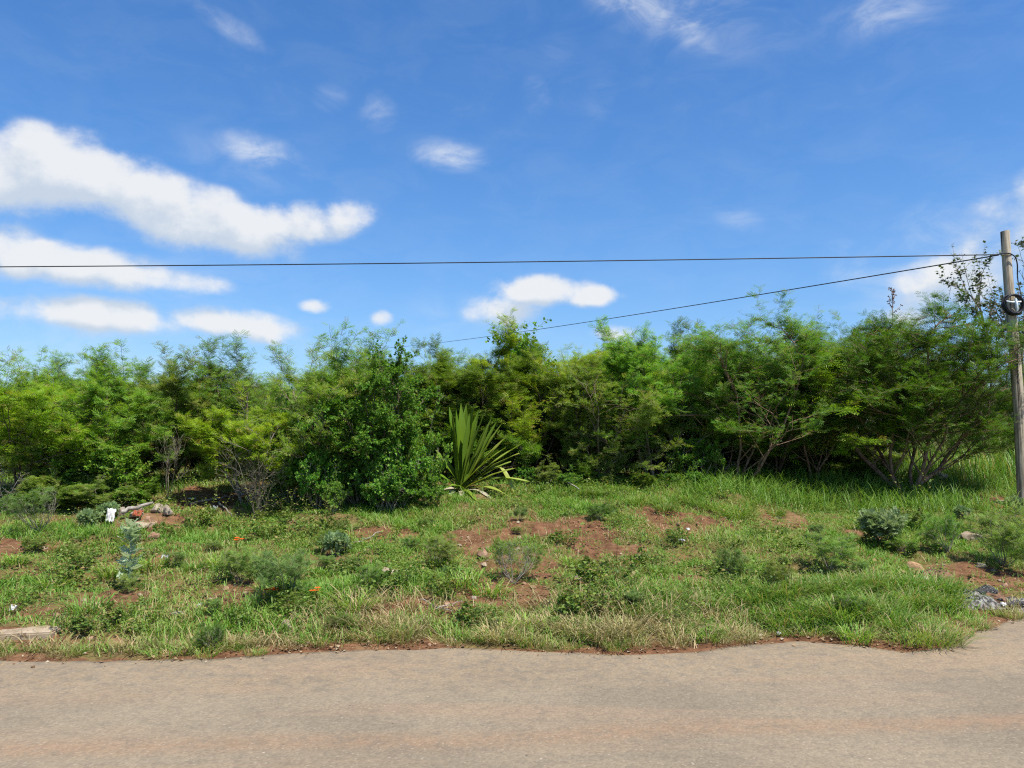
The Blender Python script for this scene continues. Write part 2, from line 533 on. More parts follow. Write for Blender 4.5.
M['plastic_blue'] = plain_mat('pale_blue_plastic', (0.18, 0.32, 0.46), (0.55, 0.66, 0.74), 16, rough=0.35, bump=0.2, spec=0.5)
M['cloth_red'] = plain_mat('red_rag', (0.20, 0.045, 0.02), (0.33, 0.09, 0.045), 22, bump=0.5)
M['cable'] = plain_mat('black_cable', (0.014, 0.014, 0.016), (0.03, 0.03, 0.034), 30, rough=0.55, bump=0.0)
M['metal'] = plain_mat('galvanised_steel', (0.42, 0.44, 0.46), (0.60, 0.62, 0.64), 30, rough=0.4, bump=0.1, spec=0.6)
M['porcelain'] = plain_mat('pale_insulator', (0.50, 0.56, 0.58), (0.68, 0.73, 0.74), 30, rough=0.3, bump=0.0, spec=0.6)


def wood_mat():
    m, t, out = new_mat('weathered_pole_wood')
    tc = t.new('ShaderNodeTexCoord')
    v = t.mapping(tc.outputs['Object'], sc=(1, 1, 0.05))
    n = t.noise(v, 34, 6, 0.62)
    n2 = t.noise(t.mapping(tc.outputs['Object'], sc=(1, 1, .22)), 5, 4)
    col = t.mix(t.rng(n, 0.36, 0.62), (0.20, 0.165, 0.115), (0.48, 0.415, 0.30))
    col = t.mix(t.rng(n2, 0.5, 0.7, 0, .5), col, (0.33, 0.31, 0.27))
    crack = t.rng(t.noise(t.mapping(tc.outputs['Object'], loc=(3, 3, 3), sc=(1, 1, .03)), 16, 3), 0.345, 0.40)
    col = t.mix(crack, (0.05, 0.038, 0.028), col)
    bs = t.new('ShaderNodeBsdfPrincipled')
    t.l.new(col, bs.inputs['Base Color'])
    bs.inputs['Roughness'].default_value = 0.9
    bp = t.new('ShaderNodeBump')
    bp.inputs['Strength'].default_value = 0.6
    bp.inputs['Distance'].default_value = 0.01
    t.l.new(t.math('ADD', n, crack), bp.inputs['Height'])
    t.l.new(bp.outputs[0], bs.inputs['Normal'])
    t.l.new(bs.outputs[0], out.inputs[0])
    return m


def soil_mat():
    m, t, out = new_mat('red_brown_soil')
    tc = t.new('ShaderNodeTexCoord')
    v = tc.outputs['Object']
    a = t.new('ShaderNodeAttribute', attribute_name='tint')
    n1, n2, n3 = t.noise(v, 1.3, 5, .6), t.noise(v, 9, 5, .65), t.noise(v, 60, 4, .6)
    red = t.mix(t.rng(n2, .32, .68), (0.093, 0.043, 0.022), (0.199, 0.102, 0.051))
    red = t.mix(t.rng(n1, .52, .72, 0, .7), red, (0.251, 0.156, 0.079))
    lit = t.mix(t.rng(n2, .35, .62), (0.086, 0.062, 0.023), (0.182, 0.134, 0.054))
    lit = t.mix(t.rng(n1, .42, .62, 0, .6), lit, (0.093, 0.093, 0.023))
    col = t.mix(t.rng(t.math('ADD', a.outputs['Fac'], t.math('MULTIPLY_ADD', n2, .5, -.25)), .3, .7), lit, red)
    vo = t.new('ShaderNodeTexVoronoi')
    vo.inputs['Scale'].default_value = 26
    t.l.new(v, vo.inputs['Vector'])
    sepc = t.new('ShaderNodeSeparateColor')
    t.l.new(vo.outputs['Color'], sepc.inputs[0])
    peb = t.math('MULTIPLY', t.rng(vo.outputs['Distance'], .22, .30, 1, 0), t.rng(sepc.outputs[0], .80, .82))
    col = t.mix(peb, col, t.mix(sepc.outputs[1], (0.195, 0.102, 0.048), (0.406, 0.305, 0.180)))
    col = t.mix(t.rng(n3, .3, .7), t.mix(.28, col, (0.041, 0.019, 0.008)), col)
    bs = t.new('ShaderNodeBsdfPrincipled')
    t.l.new(col, bs.inputs['Base Color'])
    bs.inputs['Roughness'].default_value = 0.95
    bs.inputs['Specular IOR Level'].default_value = 0.12
    bp = t.new('ShaderNodeBump')
    bp.inputs['Strength'].default_value = 0.9
    bp.inputs['Distance'].default_value = 0.03
    t.l.new(t.math('ADD', t.math('ADD', n2, t.math('MULTIPLY', n3, .4)), t.math('MULTIPLY', peb, .5)), bp.inputs['Height'])
    t.l.new(bp.outputs[0], bs.inputs['Normal'])
    t.l.new(bs.outputs[0], out.inputs[0])
    return m


def road_mat():
    m, t, out = new_mat('dusty_asphalt')
    tc = t.new('ShaderNodeTexCoord')
    v = tc.outputs['Object']
    along = t.mapping(v, rot=(0, 0, R(-4.5)), sc=(0.22, 1.5, 1))
    n1 = t.noise(along, 1.6, 5, .6, .4)
    n2 = t.noise(v, 0.75, 5, .62)
    n3 = t.noise(v, 85, 3, .7)
    n4 = t.noise(v, 9, 5, .7)
    col = t.mix(t.rng(n2, .34, .66), (0.190, 0.155, 0.107), (0.240, 0.195, 0.133))
    col = t.mix(t.rng(n1, .46, .66, 0, .55), col, (0.269, 0.190, 0.123))
    sp = t.new('ShaderNodeSeparateXYZ')
    t.l.new(t.mapping(v, rot=(0, 0, R(-4.5))), sp.inputs[0])
    # wheel-worn line of red dust
    yy = t.math('ADD', sp.outputs[1], t.math('MULTIPLY_ADD', t.noise(t.mapping(v, sc=(.35, .35, 1)), 1.2, 3), .5, -.25))
    band = t.math('MULTIPLY', t.rng(t.math('ABSOLUTE', t.math('SUBTRACT', yy, 4.42)), 0.0, .22, 1, 0), t.rng(n4, .25, .7, .25, .8))
    col = t.mix(t.math('MULTIPLY', band, .62), col, (0.273, 0.155, 0.087))
    edge = t.math('MULTIPLY', t.rng(sp.outputs[1], 5.0, 5.7, 0, .5), t.rng(n4, .38, .62))
    col = t.mix(edge, col, (0.287, 0.205, 0.123))
    vo = t.new('ShaderNodeTexVoronoi')
    vo.inputs['Scale'].default_value = 58
    t.l.new(v, vo.inputs['Vector'])
    sc_ = t.new('ShaderNodeSeparateColor')
    t.l.new(vo.outputs['Color'], sc_.inputs[0])
    col = t.mix(t.rng(sc_.outputs[0], 0, 1, 0, .52, False), col, t.mix(.55, col, (0.057, 0.044, 0.034)))
    chip = t.math('MULTIPLY', t.rng(vo.outputs['Distance'], .25, .42, 1, 0), t.rng(sc_.outputs[1], .86, .90))
    col = t.mix(t.math('MULTIPLY', chip, .42), col, (0.359, 0.294, 0.221))
    col = t.mix(t.rng(n4, .30, .52, .30, 0), col, (0.101, 0.082, 0.066))
    v2 = t.new('ShaderNodeTexVoronoi')
    v2.inputs['Scale'].default_value = 13
    t.l.new(v, v2.inputs['Vector'])
    s2 = t.new('ShaderNodeSeparateColor')
    t.l.new(v2.outputs['Color'], s2.inputs[0])
    spot = t.math('MULTIPLY', t.rng(v2.outputs['Distance'], .06, .11, 1, 0), t.rng(s2.outputs[0], .86, .88))
    col = t.mix(t.math('MULTIPLY', spot, .8), col, t.mix(t.rng(s2.outputs[1], .5, .55), (0.065, 0.052, 0.041), (0.395, 0.329, 0.252)))
    bs = t.new('ShaderNodeBsdfPrincipled')
    t.l.new(col, bs.inputs['Base Color'])
    bs.inputs['Roughness'].default_value = 0.88
    bs.inputs['Specular IOR Level'].default_value = 0.2
    bp = t.new('ShaderNodeBump')
    bp.inputs['Strength'].default_value = 0.4
    bp.inputs['Distance'].default_value = 0.006
    t.l.new(t.math('ADD', t.math('MULTIPLY', vo.outputs['Distance'], -1.0), t.math('MULTIPLY', n3, .8)), bp.inputs['Height'])
    t.l.new(bp.outputs[0], bs.inputs['Normal'])
    t.l.new(bs.outputs[0], out.inputs[0])
    return m


# ------------------------------------------------------------------ ground and road
def grid_mesh(name, xs, ys, zf, tintf=None):
    X, Y = np.meshgrid(xs, ys)
    Z = zf(X, Y)
    nx, ny = len(xs), len(ys)
    idx = np.arange(nx * ny).reshape(ny, nx)
    q = np.stack([idx[:-1, :-1], idx[:-1, 1:], idx[1:, 1:], idx[1:, :-1]], -1)
    return mesh_from(name, np.stack([X, Y, Z], -1), q, tint=None if tintf is None else tintf(X, Y), smooth=True)


def axis(lo, fine_lo, fine_hi, hi, step, grow=1.22):
    a = list(np.arange(fine_lo, fine_hi, step))
    s, x = step, a[-1]
    while x < hi:
        s *= grow
        x += s
        a.append(x)
    s, x = step, a[0]
    left = []
    while x > lo:
        s *= grow
        x -= s
        left.append(x)
    return np.array(left[::-1] + a)


gm = grid_mesh('ground', axis(-3500, -11, 12, 3500, 0.045), axis(-600, 5.2, 15.5, 4000, 0.045), terrain, bare)
obj('ground', gm, soil_mat(), kind='structure')

rx = axis(-400, -9, 10, 400, 0.05)
rt = np.concatenate([np.linspace(0, 0.9, 30), np.linspace(0.91, 1.0, 14)])
ey = edge_y(rx) + 0.07 * (fbm(rx * 3.1, rx * 0, 61) - 0.5) + 0.075 * (fbm(rx * 11, rx * 0, 62) - 0.5)
RX = np.repeat(rx[None], len(rt), 0)
RY = -4.0 + rt[:, None] * (ey[None] + 4.0)
RZ = 0.006 * (fbm(RX * .7, RY * .7, 71) - .5)
sk = np.stack([rx, ey + 0.02, np.full_like(rx, -0.12)], -1)[None]
V = np.concatenate([np.stack([RX, RY, RZ], -1), sk], 0)
idx = np.arange(V.shape[0] * V.shape[1]).reshape(V.shape[:2])
q = np.stack([idx[:-1, :-1], idx[:-1, 1:], idx[1:, 1:], idx[1:, :-1]], -1)
obj('road', mesh_from('road', V, q, smooth=True), road_mat(), kind='structure')


# ------------------------------------------------------------------ shrubs and trees
def leaves(g, P, D, N, L, kind, rs):
    """N leaves at P along D with upper side N"""
    n = len(P)
    if n == 0:
        return
    D = norm(D)
    S = norm(np.cross(D, N))
    U = np.cross(S, D)
    L = np.asarray(L)[:, None] * np.ones((n, 1))
    tint = rs.random(n)
    if kind == 'feather' or kind == 'feather_far':
        prs = 4 if kind == 'feather' else 2
        V = []
        for k in range(prs):
            f = (k + 0.6) / prs
            for sgn in (-1, 1):
                b = P + D * L * f
                dr = norm(S * sgn * 0.85 + D * 0.62 - U * (0.18 + 0.2 * rs.random((n, 1))))
                l = L * (0.52 - 0.25 * abs(f - .45))
                w = l * 0.105
                pr = norm(np.cross(dr, U)) * w
                V += [b, b + dr * l * .5 + pr, b + dr * l, b + dr * l * .5 - pr]
        V = np.stack(V, 1)
        m = prs * 8
        q = np.arange(n * m).reshape(-1, 4)
        g.add(V, q, tint=np.repeat(tint, m))
    elif kind == 'broad':
        w = 0.30 + 0.12 * rs.random((n, 1))
        a = P + D * L * .12
        V = np.stack([a, P + D * L * .5 + S * L * w + U * L * .10, P + D * L - U * L * .12, P + D * L * .5 - S * L * w + U * L * .10, P + D * L * .5], 1)
        base = np.arange(n)[:, None] * 5
        t = np.concatenate([base + np.array([[0, 4, 1]]), base + np.array([[1, 4, 2]]), base + np.array([[0, 3, 4]]), base + np.array([[3, 2, 4]])], 0)
        g.add(V, None, t, tint=np.repeat(tint, 5))
    elif kind == 'lobed':
        V = []
        for k in range(4):
            f = .25 + .2 * k
            for sgn in (-1, 1):
                b = P + D * L * f
                dr = norm(S * sgn + D * .5 + U * .15)
                l, w = L * .36 * (1 - .5 * abs(f - .5)), L * .10
                pr = norm(np.cross(dr, U)) * w
                V += [b, b + dr * l * .45 + pr, b + dr * l, b + dr * l * .45 - pr]
        w = L * .06
        V += [P - S * w, P + S * w, P + D * L + S * w * .2, P + D * L - S * w * .2]
        V = np.stack(V, 1)
        g.add(V, np.arange(n * 36).reshape(-1, 4), tint=np.repeat(tint, 36))


def polyline(rs, p, d, length, n, wob, up, droop=0.0):
    pts = [p]
    for i in range(n):
        d = d + rs.normal(0, wob, 3) + np.array([0, 0, up - droop * i])
        d = d / np.linalg.norm(d)
        pts.append(pts[-1] + d * length / n)
    return np.array(pts)


def skeleton(rs, H, W, stems, lean, kids=(6, 5, 5), wob=0.16, fork=0.35, shoots=0, up=0.04, D=None, dome=True):
    """branch polylines per level, fitted to width W, depth D and height H"""
    lv = [[], [], [], []]
    a0 = rs.random() * 6.28
    for s in range(stems):
        a = a0 + s * 2 * pi / stems + rs.normal(0, .35)
        le = lean * (0.55 + 0.9 * rs.random())
        d = np.array([cos(a) * sin(le), sin(a) * sin(le), cos(le)])
        p = np.array([cos(a), sin(a), 0]) * 0.05 * H * rs.random()
        st = polyline(rs, p, d, H * (0.62 + .3 * rs.random()), 7, wob * .8, up)
        lv[0].append(st)
        for k in range(kids[0]):
            f = fork + (1 - fork) * (k + rs.random()) / kids[0]
            lv[1].append(child(rs, st, f, H * (.26 + .22 * rs.random()) * (1.15 - .5 * f), 5, wob, up + .02))
    for a, b, n, ln in ((1, 2, 4, .17), (2, 3, 4, .11)):
        for br in lv[a]:
            for k in range(kids[a]):
                f = .22 + .78 * (k + rs.random()) / kids[a]
                lv[b].append(child(rs, br, f, H * ln * (.6 + .8 * rs.random()), n, wob, up, .62))
    tops = sorted(lv[2], key=lambda b: -b[-1][2])
    allp = np.concatenate([b for b in lv[2] + lv[3]])
    cx = np.percentile(np.abs(allp[:, 0]), 98)
    cy = np.percentile(np.abs(allp[:, 1]), 98)
    cz = np.percentile(allp[:, 2], 99.5)
    if dome:
        for L in lv:
            for b in L:
                q = b[:, 2] / cz
                b[:, 2] = cz * np.where(q > .68, .68 + (q - .68) * .55, q)
        cz = cz * .856
    S = np.array([W / 2 / cx, (D or W) / 2 / cy, H / cz])
    lv = [[b * S for b in L] for L in lv]
    if dome:
        for L in lv:
            for b in L:
                k = 1.12 - .34 * np.clip(b[:, 2:3] / H, 0, 1) ** 1.8
                b[:, :2] *= k
    for k in range(shoots):
        b = lv[2][rs.integers(0, len(lv[2]))]
        cand = [lv[2][i] for i in rs.integers(0, len(lv[2]), 14)]
        b = max(cand, key=lambda q: q[-1][2] + .15 * rs.random())
        sh = polyline(rs, b[-1], norm(np.array([rs.normal(0, .45), rs.normal(0, .4), 1.0])), .25 + .35 * rs.random(), 4, .1, .05)
        lv[3].append(sh)
        for f in (.3, .5, .7, .85):
            lv[3].append(child(rs, sh, f, .16 + .12 * rs.random(), 4, .12, .02))
    return lv


def child(rs, br, f, length, n, wob, up, hor=1.0):
    t = f * (len(br) - 1)
    i = min(int(t), len(br) - 2)
    p = br[i] + (br[i + 1] - br[i]) * (t - i)
    d = norm(br[i + 1] - br[i])
    r = rs.normal(0, 1, 3)
    side = norm(np.cross(d, r))
    if side[2] < -0.25:
        side[2] *= -0.5
    a = R(32 + 34 * rs.random())
    dd = norm(d * cos(a) + side * sin(a)) * np.array([1, 1, hor])
    return polyline(rs, p, norm(dd), length, n, wob, up * hor)


def bush_meshes(name, seed, H, W, stems=4, lean=R(28), kids=(6, 5, 5), leaf='feather', L=0.10, per=18, r0=None, leafless=0.03, wob=.16, fork=.08, shoots=6, flatn=0.4, thin=1.0, D=None, dome=True, up=.04, twig_r=.0026):
    rs = np.random.default_rng(seed)
    lv = skeleton(rs, H, W, stems, lean, kids, wob, fork, shoots, up, D, dome)
    r0 = r0 or 0.0075 * H + .004
    wd = Geo()
    for l, (ra, rb) in enumerate(((r0, r0 * .42), (r0 * .40, r0 * .17), (max(r0 * .17, twig_r), max(r0 * .08, twig_r * .7)), (twig_r, twig_r * .5))):
        by = {}
        for b in lv[l]:
            by.setdefault(len(b), []).append(b)
        for n, bs in by.items():
            rad = np.linspace(ra, rb, n)[None] * (0.75 + .5 * rs.random((len(bs), 1)))
            wd.tubes(np.array(bs), rad, (7, 5, 4, 3)[l], tint=rs.random())
    lf = Geo()
    if leaf:
        P, Dv = [], []
        for b in lv[3] + [c[2:] for c in lv[2]]:
            n = per
            t = np.sort(rs.random(n)) * (len(b) - 1.001)
            i = t.astype(int)
            sg = b[i + 1] - b[i]
            P.append(b[i] + sg * (t - i)[:, None])
            Dv.append(norm(sg))
        P, Dv = np.concatenate(P), np.concatenate(Dv)
        hh = P[:, 2] / H
        keep = rs.random(len(P)) < thin * sstep(leafless * .4, leafless * 1.7, hh + .12 * rs.random(len(P)))
        # clumps and gaps
        cl = fbm(P[:, 0] * 2.6 + seed, P[:, 2] * 2.6 + P[:, 1] * 1.7, seed, 2)
        keep &= rs.random(len(P)) < sstep(.22, .46, cl) * .88 + .12
        P, Dv = P[keep], Dv[keep]
        n = len(P)
        out = rs.normal(0, 1, (n, 3))
        out = norm(out - (out * Dv).sum(1, keepdims=True) * Dv)
        if leaf == 'feather':
            side = norm(np.cross(Dv, np.array([0.03, 0.02, 1.0])))
            out = side * np.where(rs.random((n, 1)) < .5, -1.0, 1.0) + .5 * out
        d = norm(Dv * .45 + out + np.array([0, 0, .05]))
        N = norm(rs.normal(0, flatn, (n, 3)) + np.array([0, 0, 1.0]))
        leaves(lf, P, d, N, L * (.65 + .6 * rs.random(n)), leaf, rs)
    return wd.build(name + '_wood', True), lf.build(name + '_leaves')


def plant(name, cat, label, base, meshes, bark, leafm, rz=0.0, group=None, scale=None, names=('trunk', 'crown')):
    t = thing(name, label, cat, base, rz, group, scale)
    obj(names[0], meshes[0], bark, t)
    if len(meshes[1].polygons):
        obj(names[1], meshes[1], leafm, t)
    return t


def size_at(base, top_py, w_px):
    """real height and width of something on BASE that reaches up to a line of sight"""
    d = pdir(512, top_py)
    return base[1] * d[2] / d[1] + CAM_H - base[2], w_px * base[1] / FPX


THICKET = 'thorn bushes along the front of the thicket'
rnd = random.Random(5)
PROTO = []
# px, base py, top py, width px, seed, kwargs, bark, leaf, name, label
FRONT = [
    (28, 502, 366, 150, 11, dict(stems=5, kids=(7, 5, 5), per=18), 'bark_dark', 'leaf_bright', 'thorn_bush', 'bright green feathery thorn bush at the left edge with dark slanting branches'),
    (92, 503, 428, 100, 12, dict(stems=7, kids=(5, 5, 5), leaf='broad', L=.055, per=18, leafless=.05, fork=.1, shoots=0), 'bark_dark', 'leaf_dark', 'leafy_shrub', 'low dark green leafy shrub above the white bag and rubble'),
    (128, 486, 360, 130, 13, dict(stems=4, kids=(6, 5, 5), per=16), 'bark_dark', 'leaf_mid', 'thorn_bush', 'thorn bush behind the low dark leafy shrub, twigs poking above the skyline'),
    (180, 484, 362, 120, 14, dict(stems=3, kids=(6, 5, 5), leafless=.10, fork=.15, per=14), 'bark_dark', 'leaf_olive', 'thorn_bush', 'olive thorn bush with bare trunks beside the opening to red soil'),
    (222, 482, 348, 125, 15, dict(stems=4, shoots=14, per=9), 'bark', 'leaf_cool', 'thorn_bush', 'pale bluish green thorn bush with feathery shoots rising above its neighbours'),
    (248, 512, 396, 118, 16, dict(stems=6, kids=(6, 5, 5), per=18, fork=.25, leafless=.07, L=.09, shoots=3), 'twig_grey', 'leaf_bright', 'thorn_bush', 'rounded bright yellow green bush above a mass of grey twigs'),
    (318, 516, 352, 105, 17, dict(stems=5, lean=R(15), kids=(5, 4, 4), per=9, fork=.15, leafless=.12, shoots=8), 'bark', 'leaf_olive', 'thorn_bush', 'open thin bush with several upright bare stems left of the dark bush'),
    (380, 522, 352, 148, 18, dict(stems=9, kids=(7, 5, 6), leaf='broad', L=.046, per=22, fork=.03, lean=R(36), leafless=.01, shoots=8), 'bark_dark', 'leaf_dark', 'leafy_shrub', 'tall dense dark green leafy bush standing just left of the sisal plant'),
    (362, 498, 343, 100, 19, dict(stems=4, shoots=20, per=10), 'bark', 'leaf_mid', 'thorn_bush', 'bush with long feathery shoots sticking up behind the dark leafy bush'),
    (462, 482, 352, 130, 20, dict(stems=5, kids=(7, 5, 5), per=17, fork=.2, leafless=.1), 'bark_dark', 'leaf_deep', 'thorn_bush', 'mid green thorn bush directly behind the sisal plant'),
    (532, 474, 338, 130, 21, dict(stems=4, kids=(6, 5, 5), per=17), 'bark_dark', 'leaf_bright', 'thorn_bush', 'yellow green bush right of the sisal with a leafy tuft on its top'),
    (602, 479, 356, 135, 22, dict(stems=5, kids=(6, 5, 5), per=16, leafless=.04), 'bark', 'leaf_olive', 'thorn_bush', 'dull olive thorn bush with dry twigs between sisal and tall tree'),
    (655, 477, 330, 130, 23, dict(stems=4, kids=(7, 5, 5), per=16, leafless=.04), 'bark', 'leaf_mid', 'thorn_bush', 'high thorn bush touching the left side of the tallest tree'),
    (738, 484, 314, 178, 24, dict(stems=4, lean=R(24), kids=(8, 6, 5), per=18, leafless=.06, shoots=4, r0=.032), 'bark_red', 'leaf_cool', 'thorn_tree', 'tallest thorn tree of the thicket with feathery spreading crown'),
    (812, 478, 334, 124, 25, dict(stems=3, lean=R(20), kids=(7, 5, 5), per=16, leafless=.17, r0=.028), 'bark_red', 'leaf_mid', 'thorn_tree', 'thorn tree with a reddish trunk between the tallest tree and the dark tree'),
    (904, 468, 312, 262, 126, dict(stems=7, lean=R(27), kids=(10, 7, 6), per=18, leafless=.12, fork=.10, shoots=6, r0=.036), 'bark_red', 'leaf_deep', 'thorn_tree', 'broad dark crowned tree with leaning reddish trunks left of the wooden pole'),
]
for px, py, top, w, seed, kw, bk, lf, nm, lab in FRONT:
    b = at(px, py)
    yb = min(max(b[1], 11.8), 13.9 if px < 700 else 14.1) + (.8 if seed in (20, 21, 25) else 0)
    b = ground((px - 512) / FPX * yb, yb)
    H, W = size_at(b, top + (16 if px < 330 else 12 if px < 700 else 10 if px < 800 else 4), w)
    ms = bush_meshes(nm, seed, H, W, **kw)
    o = plant(nm, 'tree' if nm == 'thorn_tree' else 'bush', lab, b, ms, M[bk], M[lf], group=THICKET)
    PROTO.append((o, H, W, bk, lf))

# emergent leafy crown behind the bush right of the sisal
b = ground(0.55, 17.0)
H, W = size_at(b, 337, 84)
plant('leafy_tree', 'tree', 'round leafed tree top showing above the bushes right of the sisal', b, bush_meshes('leafy_tree', 40, H, W, stems=2, lean=R(16), kids=(7, 5, 5), leaf='broad', L=.09, per=9, fork=.5, leafless=.4, shoots=4), M['bark'], M['leaf_dark'])

# rows of bushes standing behind
BACK = 'bushes standing deeper in the thicket'
rows = [(15.4, 1.7, .95), (18.2, 2.1, 1.03), (22.0, 2.5, 1.12), (27.0, 3.1, 1.25), (34.0, 4.2, 1.4), (46.0, 5.5, 1.4)]
pick = [0, 2, 4, 8, 9, 10, 11, 12, 0, 9]
for ri, (yy, dx, sc) in enumerate(rows):
    half = yy * 0.80
    x = -half + rnd.random()
    while x < half:
        y = yy + rnd.uniform(-.9, .9)
        px = 512 + FPX * x / y
        if not (px > 925 and yy < 26) and not (800 < px and yy < 17) and not (px > 960) and not (140 < px < 175 and yy < 17):
            tgt = (377 if px < 330 else 369 if px < 620 else 352) + rnd.uniform(-3, 18)
            g = ground(x, y)
            o, H0, W0, _, _ = PROTO[rnd.choice(pick)]
            H = (y * (448 - tgt) / FPX + CAM_H - g[2]) * (1.0 if ri < 3 else .97)
            s = H / H0
            sw = min(max(s, .9), 1.5) * rnd.uniform(.95, 1.25)
            n = dup(o, g, rnd.uniform(0, 6.28), (sw, sw, s), 'green feathery thorn bush deep in the thicket behind the front row', BACK)
            n['category'] = 'bush'
        x += dx * rnd.uniform(.7, 1.3)

# low shrubs filling the shade under the thicket
UND = 'low shrubs in the undergrowth'
U = []
for i, (lf, kd, L, pr) in enumerate((('leaf_deep', 'feather', .085, 12), ('leaf_dark', 'broad', .05, 10), ('leaf_olive', 'feather', .08, 11))):
    ms = bush_meshes('undergrowth_shrub', 400 + i, .8, 1.1, stems=7, lean=R(34), kids=(4, 4, 4), leaf=kd, L=L, per=pr, leafless=.02, fork=.08, shoots=2, r0=.007, twig_r=.002)
    p_ = ((-6.2, 14.2), (3.4, 14.0), (1.5, 13.6))[i]
    U.append(plant('undergrowth_shrub', 'shrub', 'low scrubby shrub in the shade at the foot of the thicket', ground(*p_), ms, M['twig_grey'], M[lf], group=UND))
for i in range(170):
    yy = 13.8 + 13 * rnd.random() ** 1.3
    xx = rnd.uniform(-.68, .52) * yy
    px = 512 + FPX * xx / yy
    if (150 < px < 245 and yy < 16.5) or (420 < px < 540 and yy < 13.9) or (540 < px < 950 and yy < 15.6) or (xx > 5.5 and rnd.random() < .6):
        continue
    s = rnd.uniform(.6, 1.45)
    dup(U[i % 3], ground(xx, yy), rnd.uniform(0, 6.28), (s * 1.1, s * 1.1, s), None, UND)

EDGE = [(p, 505 + rnd.uniform(-4, 6), .55) for p in range(4, 150, 15)] + [(p, 507 + rnd.uniform(-5, 7), .62) for p in range(276, 436, 10)] + [(p, 487 + rnd.uniform(-4, 3), .32) for p in range(528, 700, 17)] + [(p, 479 + rnd.uniform(-4, 4), .5) for p in range(700, 880, 20)]
for i, (px, py, s) in enumerate(EDGE):
    b = at(px + rnd.uniform(-5, 5), py)
    s *= rnd.uniform(.5, 1.4)
    o = dup(U[1 if 250 < px < 450 else (1, 0, 1, 2)[i % 4]], b, rnd.uniform(0, 6.28), (s * rnd.uniform(1.0, 1.6), s, s * (rnd.uniform(.9, 1.9) if 250 < px < 450 else rnd.uniform(.55, 1.1))), 'low leafy undergrowth plant along the front edge of the thicket', 'plants along the front edge of the thicket')
    o.rotation_euler[0] = rnd.uniform(-.15, .2)

# sparse tree behind the pole
b = ground(12.25, 18.6)
H, W = size_at(b, 236, 92)
plant('sparse_tree', 'tree', 'thin grey twigged tree with scattered small leaves behind the wooden pole', b,
      bush_meshes('sparse_tree', 50, H, W, stems=3, lean=R(13), kids=(7, 5, 4), leaf='broad', L=.10, per=9, fork=.35, leafless=.4, shoots=0, thin=.9, wob=.2, r0=.05, twig_r=.005, dome=False), M['twig_grey'], M['leaf_sparse'])
# bushes at the far right, beyond the pole
for x, y, top, w, s, lab in ((14.0, 22.5, 395, 150, 51, 'green bush on the grassy rise beyond the wooden pole'), (11.6, 17.2, 420, 60, 52, 'small bright bush in tall grass beside the wooden pole')):
    b = ground(x, y)
    H, W = size_at(b, top, w)
    plant('thorn_bush', 'bush', lab, b, bush_meshes('rise_bush', s, H, W, stems=5, per=10, shoots=3), M['bark'], M['leaf_mid'])

# dead, leafless shrubs in front of and between the bushes
DEAD = 'leafless shrubs at the foot of the thicket'
for px, py, top, w, seed, st, mt, lab in [
    (652, 478, 408, 70, 61, 4, 'twig_pale', 'bleached leafless shrub with forked white branches left of the tallest tree'),
    (848, 470, 436, 36, 62, 3, 'twig_pale', 'small bleached leafless shrub beside the reddish trunk'),
    (262, 516, 434, 62, 63, 9, 'twig_dull', 'dense leafless grey brown twig shrub below the rounded bright bush'),
    (12, 508, 458, 66, 64, 6, 'twig_pale', 'tangle of pale dry twigs at the left edge under the bush'),
    (592, 478, 432, 40, 65, 4, 'twig_grey', 'grey leafless shrub standing beside the small sisal'),
    (708, 482, 430, 60, 66, 6, 'twig_grey', 'grey brown dry twig shrub at the foot of the tallest tree'),
    (176, 490, 420, 40, 67, 4, 'twig_dull', 'leafless grey shrub at the back of the red soil opening'),
    (548, 476, 420, 60, 68, 5, 'twig_grey', 'leafless twig shrub in the dark hollow right of the sisal'),
]:
    b = at(px, py)
    b[1] -= 0.25
    b[2] = float(terrain(b[0], b[1]))
    H, W = size_at(b, top, w)
    me, _ = bush_meshes('dead_shrub', seed, H, W, stems=st, lean=R(20), kids=(4, 4, 3), leaf=None, fork=.2, shoots=0, r0=.006, wob=.2, twig_r=.0022, dome=False)
    obj('dead_shrub', me, M[mt], None, lab, 'dead shrub', DEAD, loc=b)


# dry flower spike above the dark tree
def flower_spike():
    b = ground(7.9, 16.4)
    H, _ = size_at(b, 289, 10)
    rs = np.random.default_rng(3)
    g, f = Geo(), Geo()
    st = polyline(rs, np.zeros(3), np.array([0, 0, 1.0]), H, 14, .02, .02)
    st *= np.array([1, 1, H / st[-1][2]])
    g.tubes(st[None], np.linspace(.016, .005, 15)[None], 6)
    for k in range(11):
        fr = .86 + .125 * k / 10
        br = child(rs, st, fr, .19 * (1.15 - .8 * k / 10), 3, .1, .25)
        g.tubes(br[None], np.array([[.006, .005, .004, .003]]), 4)
        P = br[-3:] + rs.normal(0, .008, (3, 3))
        leaves(f, np.repeat(P, 4, 0), rs.normal(0, 1, (12, 3)) + np.array([0, 0, .6]), rs.normal(0, 1, (12, 3)), np.full(12, .042), 'broad', rs)
    t = thing('dry_flower_spike', 'thin dry flower spike with small reddish buds rising above dark tree', 'plant', b)
    obj('stem', g.build('spike_stem', True), M['twig_grey'], t)
    obj('bud_cluster', f.build('spike_buds'), M['bud'], t)


flower_spike()


